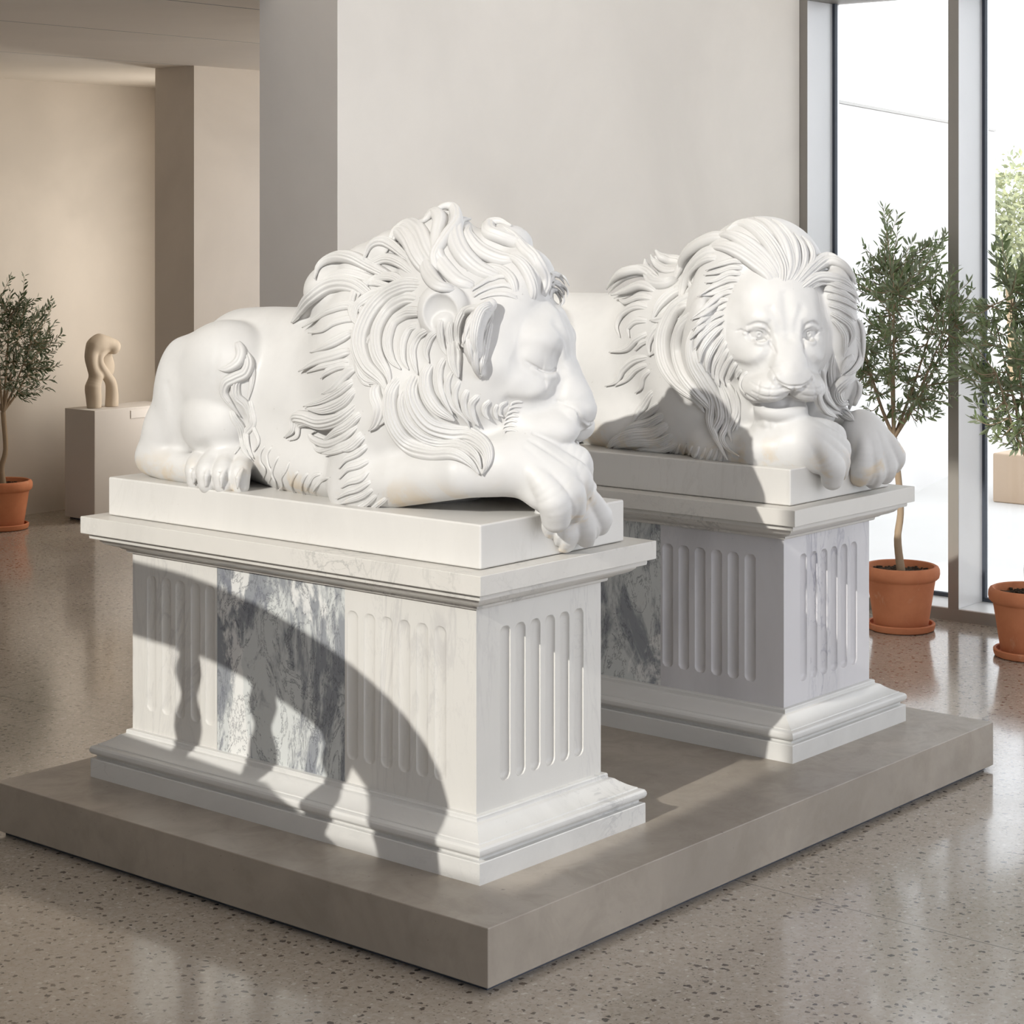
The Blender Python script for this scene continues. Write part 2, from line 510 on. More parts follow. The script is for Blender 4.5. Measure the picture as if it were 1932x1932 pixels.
def carve_hind(F, ox, oy):
    F.frame((.495+ox, oy, SLAB))
    E = F.ell; C = F.cap
    E((0,1.17,.215), (.160,.30,.222), .05)
    E((.0,.90,.20), (.178,.36,.238), .06)
    E((.03,1.30,.23), (.17,.175,.185), .05)          # croup
    E((0,.90,.08), (.185,.38,.11), .06)
    C((0,1.28,.36), (0,.80,.375), .060, .075, .06)   # spine ridge
    for s in (-1, 1):
        E((s*.112,1.215,.255), (.114,.176,.160), .012)          # haunch
        E((s*.150,1.190,.320), (.060,.10,.07), .05)
        E((s*.155,1.352,.185), (.068,.084,.180), .03)
        E((s*.115,1.295,.305), (.075,.085,.065), .04)
        F.chain([(s*.246,1.300,.26),(s*.250,1.296,.20),(s*.246,1.296,.13),(s*.228,1.330,.085)], [.003,.008,.009,.004], .014, '-', n=3)
        F.chain([(s*.215,1.150,.385),(s*.232,1.140,.33),(s*.232,1.145,.27)], [.002,.005,.002], .02, '-', n=3)
        E((s*.165,1.385,.12), (.056,.055,.10), .02)            # back of the thigh
        E((s*.172,1.205,.150), (.066,.105,.090), .012)            # calf
        F.chain([(s*.230,1.335,.25),(s*.238,1.312,.20),(s*.236,1.308,.13),(s*.220,1.34,.075)], [.004,.010,.011,.006], .018, '-', n=3)
        E((s*.240,1.11,.085), (.060,.085,.020), .03, op='-')       # hollow above the foot
        F.chain([(s*.185,1.43,.05),(s*.195,1.36,.040),(s*.205,1.24,.032)], [.048,.044,.036], .02)
        E((s*.17,1.41,.10), (.055,.055,.085), .03)               # hock
        for q, (ty, tx, rr) in enumerate(((1.205,.228,1.),(1.150,.236,1.08),(1.098,.232,1.0),(1.056,.216,.85))):
            F.chain([(s*(tx-.06),ty+.05,.045),(s*(tx-.020),ty+.018,.056),(s*(tx+.006),ty-.004,.040),(s*(tx+.012),ty-.012,.012)], [.020*rr,.028*rr,.031*rr,.026*rr], .005, n=4)
            F.chain([(s*(tx+.018),ty-.026,.056),(s*(tx+.036),ty-.030,.036),(s*(tx+.038),ty-.030,.010)], [.004,.0080,.003], .004, n=3)
            for dy in (-.011,.011): F.chain([(s*(tx+.022),ty-.026+dy,.054),(s*(tx+.040),ty-.029+dy,.034),(s*(tx+.042),ty-.028+dy,.008)], [.001,.0022,.0015], .004, '-', n=3)
        F.chain([(s*.15,1.25,.075),(s*.20,1.15,.085),(s*.17,1.08,.080)], [.02,.022,.018], .03)
    # belly wall meets the slab
    E((0,.8,.05), (.21,.30,.08), .05)
    F.frame()

M1 = head_frame(290, 12, 0)
S1 = 1.13
HEAD1 = np.array((0.4606,0.2629,1.2695))-M1@np.array((.078,.03,-.004))*S1
def carve_lion1():
    F = Field(*axes([(.17,.20,.004),(.20,.80,.0032),(.80,.86,.005)], [(.02,.62,.0026),(.62,1.0,.0038),(1.0,1.60,.0045)], [(.80,1.40,.0030),(1.40,1.68,.0036)]))
    carve_hind(F, 0, 0)
    E = F.ell; C = F.cap
    # chest, shoulders
    E((.495,.60,1.10), (.205,.24,.20), .05)
    for s in (-1,1): E((.495+s*.150,.645,1.10), (.085,.125,.185), .04)
    # mane masses
    E((.495,.53,1.37), (.15,.17,.215), .04)
    E((.490,.74,1.24), (.205,.20,.235), .05)
    E((.395,.56,1.18), (.125,.165,.20), .04)
    E((.60,.52,1.18), (.135,.165,.20), .04)
    E((0.4700,0.8976,1.4138), (.095,.09,.078), .04)
    E((0.4800,0.7905,1.4753), (.085,.075,.065), .04)
    E((0.4900,0.5634,1.5519), (.060,.060,.055), .04)
    E((0.4800,0.7090,1.5119), (.075,.070,.060), .04)
    E((0.5591,0.4252,1.5344), (.07,.06,.05), .03)
    E((0.5376,0.3576,1.4598), (.080,.075,.072), .03)
    E((.495,.42,1.08), (.13,.16,.12), .04)
    # near foreleg: elbow, forearm, wrist
    F.chain([(0.3150,0.6961,0.9466),(0.3150,0.5360,0.9853),(0.3250,0.3621,1.0134),(0.3874,0.2875,1.0292)], [.062,.062,.058,.060], .03)
    E((0.3300,0.6718,1.0042), (.07,.08,.10), .04)
    # far foreleg
    F.chain([(.69,.62,.98),(.68,.42,.985),(.62,.30,.985),(.55,.215,.955)], [.065,.060,.055,.050], .03)
    F.frame(HEAD1, M1, S1)
    E((0,.075,-.02), (.180,.160,.210), .02, op='-')           # the mane stands clear of the face
    F.frame()
    carve_head(F, HEAD1, M1, True, S1)
    F.chain([(0.3823,0.3556,1.0243),(0.3874,0.2875,1.0292),(0.4225,0.2614,1.0341)], [.060,.062,.062], .03)
    A = (0.4422,0.2303,1.0189); B = (0.5205,0.0988,0.9445)
    E((0.4302,0.2678,1.0365), (.074,.074,.060), .03)
    E((0.4619,0.2071,1.0043), (.070,.070,.055), .03)
    carve_paw(F, A, aim(A, B, (-.42,-.35,.84)), 1.45, ((-.050,.056),(-.018,.070),(.016,.072),(.046,.058)), .024, False)
    A = (0.5252,0.2173,0.9357); B = (0.5246,0.1870,0.8527)
    carve_paw(F, A, aim(A, B, (-.55,-.75,.30)), 1.2, ((.048,.040),(.014,.066),(-.026,.066),(-.055,.050)), .016, False)
    F.chain([(0.3640,0.3075,1.4002),(0.3241,0.3161,1.3590),(0.3127,0.3141,1.2993),(0.3295,0.3096,1.2443)], [.016,.024,.022,.008], .015, n=3)
    carve_ear(F, (0.3330,0.4217,1.3797), (-.90,-.42,.05), (-.05,.25,1), .064)
    F.cut_below(.8205, .004)
    return F

M2 = head_frame(231, 13, 0)
HEAD2 = np.array((1.6007,0.3073,1.2793))-M2@np.array((0,.03,0))
def carve_lion2():
    F = Field(*axes([(1.44,1.80,.0026),(1.80,2.08,.0036)], [(.02,.45,.0026),(.45,.70,.0034),(.70,1.0,.0045),(1.0,1.62,.008)], [(.80,1.00,.0034),(1.00,1.40,.0024),(1.40,1.66,.0036)]))
    carve_hind(F, 1.2884, .0121)
    E = F.ell; C = F.cap
    E((1.783,.60,1.10), (.205,.24,.20), .05)
    for s in (-1,1): E((1.783+s*.150,.645,1.10), (.085,.125,.185), .04)
    # mane masses round the face
    O = np.array(HEAD2); Mx = M2
    F.frame(O, Mx)
    E((0,-.19,.00), (.205,.15,.255), .04)
    E((0,-.20,.13), (.17,.15,.145), .04)
    E((-.13,-.17,-.06), (.10,.10,.20), .03)
    E((.13,-.17,-.06), (.10,.10,.20), .03)
    F.frame()
    E((1.77,.72,1.24), (.205,.23,.235), .05)
    E((1.70,.55,1.12), (.16,.2,.2), .05)
    E((1.76,.42,1.06), (.16,.16,.12), .04)
    F.chain([(1.6100,0.5483,0.9468),(1.6000,0.4076,0.9506),(1.6196,0.3159,0.9630),(1.6497,0.2492,0.9652)], [.065,.060,.056,.054], .03)
    F.chain([(1.97,.62,.98),(1.97,.42,.985),(1.95,.30,.985),(1.90,.215,.965)], [.065,.060,.055,.050], .03)
    F.frame(O, Mx)
    E((0,.070,-.02), (.185,.165,.235), .02, op='-')
    E((-.205,-.075,-.10), (.050,.075,.16), .03)
    E((-.190,-.085,.06), (.055,.060,.10), .03)
    E((.200,-.100,-.08), (.045,.070,.15), .03)
    F.frame()
    carve_head(F, O, Mx, False)
    F.chain([(1.5818,0.3607,0.9556),(1.6026,0.3050,0.9652),(1.6497,0.2492,0.9652)], [.060,.060,.058], .03)
    A = (1.6544,0.2436,0.9755); B = (1.7270,0.1576,0.9258)
    carve_paw(F, A, aim(A, B, (-.42,-.35,.84)), 1.32, ((-.046,.050),(-.016,.064),(.016,.066),(.044,.058)), .026, False)
    A = (1.8938,0.2081,0.9546); B = (1.9032,0.1658,0.8595)
    carve_paw(F, A, aim(A, B, (-.40,-.80,.45)), 1.25, ((-.046,.055),(-.016,.070),(.016,.070),(.044,.055)), .014, False)
    F.cut_below(.8205, .004)
    return F

# locks of hair: half width mm, strands, tip lift mm, thickness ratio, then x,y,z of the lock in mm (world)
LOCKS_SLEEPING = [
  (17.7, 4, 10, 0.9, 392, 638, 1453, 407, 724, 1479, 402, 791, 1502, 422, 871, 1498, 412, 908, 1476, 382, 893, 1443),
  (12.9, 3, 6, 0.62, 383, 643, 1435, 397, 727, 1451, 393, 795, 1464, 397, 859, 1453, 378, 884, 1429),
  (22.5, 5, 8, 0.9, 357, 656, 1393, 371, 747, 1433, 385, 840, 1435, 376, 898, 1405, 405, 969, 1364, 409, 1002, 1331),
  (14.1, 4, 4, 0.62, 337, 662, 1366, 332, 721, 1388, 330, 785, 1377, 355, 864, 1350, 382, 939, 1323),
  (10.4, 3, 3, 0.62, 327, 665, 1353, 315, 711, 1356, 308, 756, 1346, 308, 796, 1326, 336, 871, 1315),
  (14, 4, 8, 0.9, 384, 580, 1500, 411, 657, 1531, 416, 700, 1542, 412, 734, 1528, 403, 749, 1488),
  (13.9, 4, 6, 0.62, 359, 532, 1460, 387, 608, 1490, 411, 682, 1501, 406, 729, 1484, 403, 739, 1469),
  (12.7, 4, 4, 0.62, 354, 552, 1437, 381, 628, 1458, 395, 699, 1452, 370, 719, 1429, 342, 712, 1399),
  (16.1, 5, 6, 0.62, 351, 561, 1414, 363, 649, 1421, 349, 693, 1402, 326, 703, 1375, 314, 675, 1335),
  (11.6, 4, 6, 0.62, 376, 623, 1435, 386, 704, 1442, 367, 737, 1428, 335, 724, 1392, 317, 700, 1357, 315, 673, 1335),
  (23.1, 3, 6, 0.8, 360, 484, 1457, 376, 542, 1501, 413, 607, 1545, 441, 665, 1563, 428, 676, 1545, 411, 682, 1512),
  (21.9, 3, 6, 0.8, 370, 469, 1470, 390, 524, 1523, 425, 580, 1564, 456, 647, 1582, 448, 685, 1563, 415, 679, 1526),
  (19.5, 2, 8, 0.8, 383, 450, 1479, 389, 492, 1515, 420, 521, 1560, 453, 544, 1596, 471, 579, 1610, 448, 589, 1587, 478, 662, 1582),
  (17.2, 2, 10, 1.1, 365, 465, 1461, 383, 496, 1506, 420, 495, 1551, 468, 505, 1587, 501, 543, 1617, 488, 563, 1620, 461, 573, 1601),
  (25, 3, 2, 0.7, 445, 326, 1462, 428, 388, 1475, 418, 439, 1515, 439, 482, 1560, 481, 508, 1592, 525, 509, 1596),
  (22.7, 3, 0, 0.7, 485, 318, 1502, 471, 365, 1502, 457, 419, 1524, 462, 460, 1560, 505, 491, 1582),
  (19.4, 3, 4, 1, 517, 299, 1502, 526, 353, 1533, 507, 390, 1551, 501, 427, 1564, 532, 454, 1582, 547, 436, 1589, 545, 398, 1578),
  (15.9, 3, 0, 0.8, 517, 281, 1461, 512, 300, 1502, 514, 331, 1524, 530, 380, 1560, 530, 410, 1578),
  (16.9, 3, 2, 1, 514, 272, 1408, 531, 283, 1452, 517, 292, 1493, 528, 336, 1528, 524, 369, 1542),
  (15.7, 3, 2, 0.8, 477, 271, 1400, 483, 282, 1444, 481, 304, 1484, 479, 337, 1506, 475, 369, 1506),
  (13.4, 3, 0, 0.7, 436, 289, 1419, 447, 316, 1458, 451, 355, 1479, 435, 394, 1484, 401, 412, 1475),
  (19.2, 3, 0, 0.6, 394, 370, 1440, 377, 415, 1453, 382, 467, 1488, 392, 494, 1519, 415, 510, 1551),
  (19.1, 3, 0, 0.6, 348, 389, 1437, 315, 419, 1441, 349, 486, 1470, 376, 523, 1501, 397, 536, 1532),
  (7.6, 3, 4, 0.62, 459, 291, 1440, 445, 326, 1462, 426, 356, 1458, 394, 370, 1440, 376, 376, 1427),
  (7.6, 3, 4, 0.62, 451, 284, 1423, 432, 315, 1443, 414, 341, 1440, 388, 359, 1427, 372, 366, 1414),
  (6.7, 3, 2, 0.62, 441, 282, 1410, 418, 308, 1423, 398, 333, 1421, 378, 351, 1410),
  (5.8, 3, 4, 0.62, 449, 335, 1471, 430, 348, 1458, 413, 363, 1451, 386, 375, 1436),
  (27.2, 5, 4, 0.8, 353, 499, 1445, 355, 560, 1439, 363, 636, 1412, 335, 666, 1366, 303, 664, 1304, 279, 619, 1252, 271, 561, 1219, 270, 541, 1191),
  (20.3, 4, 4, 0.8, 339, 505, 1412, 348, 556, 1408, 348, 609, 1381, 319, 620, 1332, 288, 589, 1280, 276, 546, 1238, 272, 534, 1203),
  (18, 4, 3, 0.62, 294, 469, 1383, 328, 534, 1375, 325, 575, 1351, 299, 569, 1307, 284, 542, 1269, 283, 510, 1246),
  (13.4, 4, 3, 0.62, 311, 482, 1351, 312, 510, 1341, 301, 521, 1309, 289, 510, 1270, 289, 491, 1246),
  (12.2, 4, 4, 0.62, 294, 436, 1344, 304, 475, 1324, 298, 488, 1293, 294, 478, 1258, 295, 467, 1236),
  (11.1, 4, 5, 0.62, 304, 415, 1340, 303, 438, 1321, 302, 449, 1290, 304, 439, 1264),
  (13.6, 4, 2, 0.62, 319, 645, 1331, 295, 646, 1286, 277, 639, 1242, 270, 609, 1217, 270, 560, 1213),
  (11.4, 3, 2, 0.62, 322, 683, 1357, 302, 669, 1303, 282, 652, 1255, 270, 622, 1216, 267, 594, 1204),
  (9.9, 4, 6, 0.62, 309, 407, 1371, 306, 410, 1340, 311, 406, 1305, 314, 388, 1279),
  (9.9, 4, 7, 0.62, 320, 387, 1367, 315, 389, 1336, 318, 383, 1305, 320, 370, 1284),
  (8.8, 3, 8, 0.62, 326, 369, 1367, 326, 375, 1336, 324, 368, 1310, 295, 327, 1300),
  (11, 3, 10, 1, 348, 292, 1386, 326, 311, 1393, 337, 362, 1384, 325, 371, 1358, 327, 373, 1327, 326, 361, 1301),
  (8.7, 3, 10, 0.62, 345, 293, 1386, 323, 302, 1387, 304, 309, 1370, 295, 313, 1348, 291, 315, 1314),
  (6.5, 3, 8, 0.62, 324, 298, 1382, 311, 297, 1366, 298, 306, 1348, 293, 308, 1325),
  (20.9, 4, 12, 0.8, 321, 383, 1323, 319, 377, 1292, 318, 371, 1262, 320, 360, 1232),
  (13.5, 4, 4, 0.8, 362, 293, 1405, 327, 303, 1391, 304, 301, 1357, 297, 300, 1314, 314, 300, 1265),
  (11.4, 4, 4, 0.8, 363, 293, 1390, 367, 321, 1354, 351, 318, 1311, 320, 297, 1274, 324, 303, 1245),
  (10.9, 3, 4, 0.62, 315, 321, 1382, 294, 314, 1340, 292, 307, 1296, 313, 308, 1256),
  (10.1, 3, 2, 0.62, 378, 315, 1367, 359, 313, 1324, 344, 309, 1281, 329, 305, 1238),
  (9.6, 3, 3, 0.62, 300, 297, 1318, 302, 301, 1283, 313, 306, 1256, 339, 315, 1232),
  (9.9, 3, 6, 0.62, 315, 377, 1253, 311, 392, 1217, 319, 387, 1172, 341, 365, 1141, 358, 363, 1118),
  (8.4, 3, 6, 0.62, 321, 359, 1231, 318, 374, 1200, 325, 374, 1168, 345, 363, 1137),
  (9.3, 3, 8, 0.62, 329, 343, 1210, 328, 356, 1182, 339, 358, 1151, 363, 349, 1125),
  (9.3, 3, 10, 0.62, 345, 321, 1196, 338, 342, 1174, 351, 347, 1142, 367, 344, 1125),
  (7.5, 3, 10, 0.62, 366, 305, 1183, 358, 318, 1169, 364, 324, 1151, 375, 321, 1141),
  (6.2, 3, 8, 0.62, 379, 298, 1173, 380, 305, 1160, 386, 310, 1146, 393, 310, 1139),
  (5.3, 3, 6, 0.62, 403, 285, 1177, 388, 295, 1169, 391, 303, 1150, 400, 299, 1145),
  (3.3, 2, 4, 0.62, 427, 261, 1175, 417, 270, 1177, 409, 280, 1174, 405, 284, 1167),
  (3.3, 2, 4, 0.62, 425, 265, 1163, 415, 274, 1166, 406, 283, 1163, 403, 288, 1156),
  (3.3, 2, 4, 0.62, 421, 268, 1152, 413, 278, 1155, 405, 288, 1151, 404, 295, 1144),
  (3.3, 2, 4, 0.62, 418, 268, 1142, 412, 281, 1144, 407, 292, 1140, 405, 299, 1133),
  (3.3, 2, 4, 0.62, 414, 268, 1131, 410, 282, 1133, 406, 294, 1129, 404, 301, 1122),
  (3.3, 2, 4, 0.62, 410, 267, 1120, 407, 282, 1122, 404, 296, 1118, 399, 299, 1111),
  (3.3, 2, 4, 0.62, 403, 258, 1110, 400, 274, 1112, 393, 284, 1109, 381, 281, 1103),
  (23.2, 5, 6, 0.85, 282, 509, 1239, 273, 528, 1203, 270, 532, 1158, 277, 520, 1109, 295, 491, 1070, 292, 422, 1055, 291, 350, 1059, 299, 311, 1043, 308, 289, 1018),
  (24.3, 5, 8, 0.85, 295, 472, 1249, 286, 482, 1205, 289, 473, 1161, 308, 448, 1121, 340, 412, 1103, 359, 363, 1096, 333, 294, 1076, 320, 274, 1049, 310, 285, 1018),
  (17.7, 4, 8, 0.9, 286, 488, 1222, 278, 500, 1178, 283, 492, 1133, 302, 467, 1098, 330, 432, 1078, 333, 370, 1075, 313, 306, 1060, 310, 285, 1031),
  (18.8, 4, 10, 0.9, 305, 434, 1273, 300, 447, 1232, 301, 442, 1193, 311, 422, 1162, 326, 399, 1145, 335, 386, 1136),
  (12.2, 3, 12, 0.62, 312, 398, 1283, 308, 412, 1251, 307, 412, 1216, 313, 400, 1181, 329, 384, 1150),
  (19.1, 4, 8, 0.9, 270, 578, 1219, 265, 574, 1183, 265, 561, 1153, 264, 572, 1120, 262, 590, 1101),
  (11.2, 3, 6, 0.62, 270, 547, 1198, 269, 540, 1167, 268, 545, 1135, 265, 567, 1112),
  (13.9, 3, 3, 0.62, 309, 686, 1330, 296, 718, 1311, 292, 766, 1291, 315, 843, 1270),
  (13.9, 3, 6, 0.62, 294, 677, 1285, 286, 728, 1270, 296, 803, 1252, 319, 884, 1221),
  (9.2, 3, 4, 0.62, 286, 676, 1263, 284, 725, 1251, 290, 784, 1239, 315, 856, 1220),
  (10.4, 3, 6, 0.62, 282, 672, 1249, 282, 717, 1243, 285, 759, 1227, 289, 776, 1212),
  (16, 3, 6, 0.62, 280, 645, 1251, 277, 686, 1226, 277, 719, 1197, 292, 776, 1175),
  (13.8, 4, 6, 0.62, 272, 650, 1219, 272, 695, 1190, 293, 774, 1161, 312, 860, 1138),
  (16.1, 5, 6, 0.62, 268, 639, 1202, 268, 684, 1163, 288, 769, 1138, 310, 851, 1134),
  (18.6, 5, 8, 0.9, 263, 628, 1171, 264, 680, 1127, 281, 769, 1106, 303, 851, 1111, 317, 898, 1105, 314, 903, 1076, 312, 927, 1056),
  (11.7, 4, 6, 0.62, 262, 658, 1138, 279, 747, 1103, 298, 832, 1103, 315, 883, 1092, 313, 887, 1063, 310, 912, 1050),
  (13.7, 4, 6, 0.62, 260, 613, 1145, 260, 657, 1111, 271, 712, 1088, 299, 787, 1053),
  (10.4, 3, 8, 0.62, 259, 624, 1117, 259, 668, 1083, 282, 750, 1057, 308, 822, 1059, 316, 844, 1071, 317, 822, 1081),
  (10.3, 3, 4, 0.62, 260, 613, 1100, 257, 647, 1066, 261, 703, 1044, 290, 777, 1029),
  (9.3, 3, 6, 0.62, 257, 673, 1064, 286, 747, 1047, 308, 809, 1036, 312, 833, 1053),
  (11.3, 4, 4, 0.62, 261, 607, 1091, 257, 641, 1062, 255, 671, 1047),
  (10.2, 3, 4, 0.62, 265, 598, 1069, 258, 630, 1045, 254, 663, 1029, 253, 681, 1005),
  (10.2, 3, 4, 0.62, 267, 594, 1033, 258, 623, 1018, 252, 655, 1007, 250, 678, 981),
  (9, 3, 3, 0.62, 262, 589, 1012, 254, 612, 988, 249, 646, 977, 249, 671, 961),
  (9, 3, 4, 0.62, 254, 575, 987, 252, 617, 965, 250, 653, 953, 253, 691, 934),
  (8.1, 3, 3, 0.62, 254, 569, 969, 256, 608, 948, 255, 646, 935, 257, 686, 922),
  (7.7, 3, 3, 0.62, 257, 560, 956, 266, 606, 929, 270, 641, 914, 272, 672, 904),
  (7.7, 3, 3, 0.62, 264, 536, 949, 275, 583, 925, 285, 624, 907),
  (7.7, 3, 4, 0.62, 550, 285, 1470, 597, 299, 1464, 609, 288, 1455, 617, 283, 1436),
  (7.8, 3, 4, 0.62, 573, 297, 1451, 612, 305, 1441, 618, 290, 1427, 596, 272, 1410),
  (6.8, 3, 4, 0.62, 600, 313, 1432, 614, 307, 1422, 586, 273, 1406, 568, 267, 1388),
  (15.6, 2, 4, 0.9, 317, 1118, 1294, 312, 1091, 1260, 302, 1092, 1235, 287, 1113, 1219, 278, 1136, 1217),
  (16.7, 3, 4, 0.9, 316, 1102, 1279, 321, 1075, 1241, 313, 1076, 1210, 297, 1095, 1197, 286, 1116, 1184, 286, 1125, 1158, 298, 1110, 1127, 317, 1098, 1097),
  (8.7, 3, 3, 0.62, 317, 1085, 1257, 326, 1066, 1216, 323, 1065, 1178, 319, 1073, 1140),
  (13.3, 4, 4, 0.9, 305, 1085, 1204, 298, 1096, 1178, 301, 1095, 1149, 318, 1080, 1127, 327, 1072, 1095, 327, 1082, 1069),
  (13.3, 4, 4, 0.62, 319, 1072, 1146, 325, 1066, 1115, 326, 1061, 1083, 327, 1086, 1056, 318, 1071, 1026, 318, 1048, 996),
  (12.2, 4, 4, 0.62, 298, 1115, 1120, 304, 1108, 1094, 318, 1100, 1068, 326, 1099, 1039, 309, 1076, 1014, 310, 1054, 990),
  (7.9, 3, 3, 0.62, 326, 1066, 1083, 323, 1049, 1059, 318, 1032, 1038, 318, 1048, 1012),
  (5.7, 3, 3, 0.62, 314, 1002, 1034, 314, 1021, 1014, 315, 1022, 989, 314, 1002, 971, 345, 1045, 940),
  (5.7, 3, 3, 0.62, 310, 976, 1033, 309, 992, 1010, 307, 986, 986, 308, 973, 965, 349, 1031, 931),
  (5.6, 3, 3, 0.62, 302, 939, 1015, 301, 957, 992, 308, 973, 965, 320, 972, 942, 367, 1018, 914),
  (5.6, 3, 3, 0.62, 294, 896, 1004, 292, 906, 981, 300, 932, 960, 321, 951, 934, 361, 1012, 914),
  (5.6, 3, 3, 0.62, 286, 856, 983, 288, 876, 966, 302, 899, 944, 329, 914, 921),
  (5.2, 3, 3, 0.62, 285, 819, 983, 285, 837, 966, 296, 857, 945, 323, 876, 922),
  (5.2, 3, 3, 0.62, 286, 777, 983, 284, 801, 975, 288, 822, 955, 308, 852, 932),
  (4.6, 3, 2, 0.62, 259, 720, 981, 284, 771, 968, 290, 799, 950, 308, 831, 930),
  (4.1, 2, 2, 0.62, 314, 1095, 1024, 296, 1094, 1010, 291, 1093, 1004)]
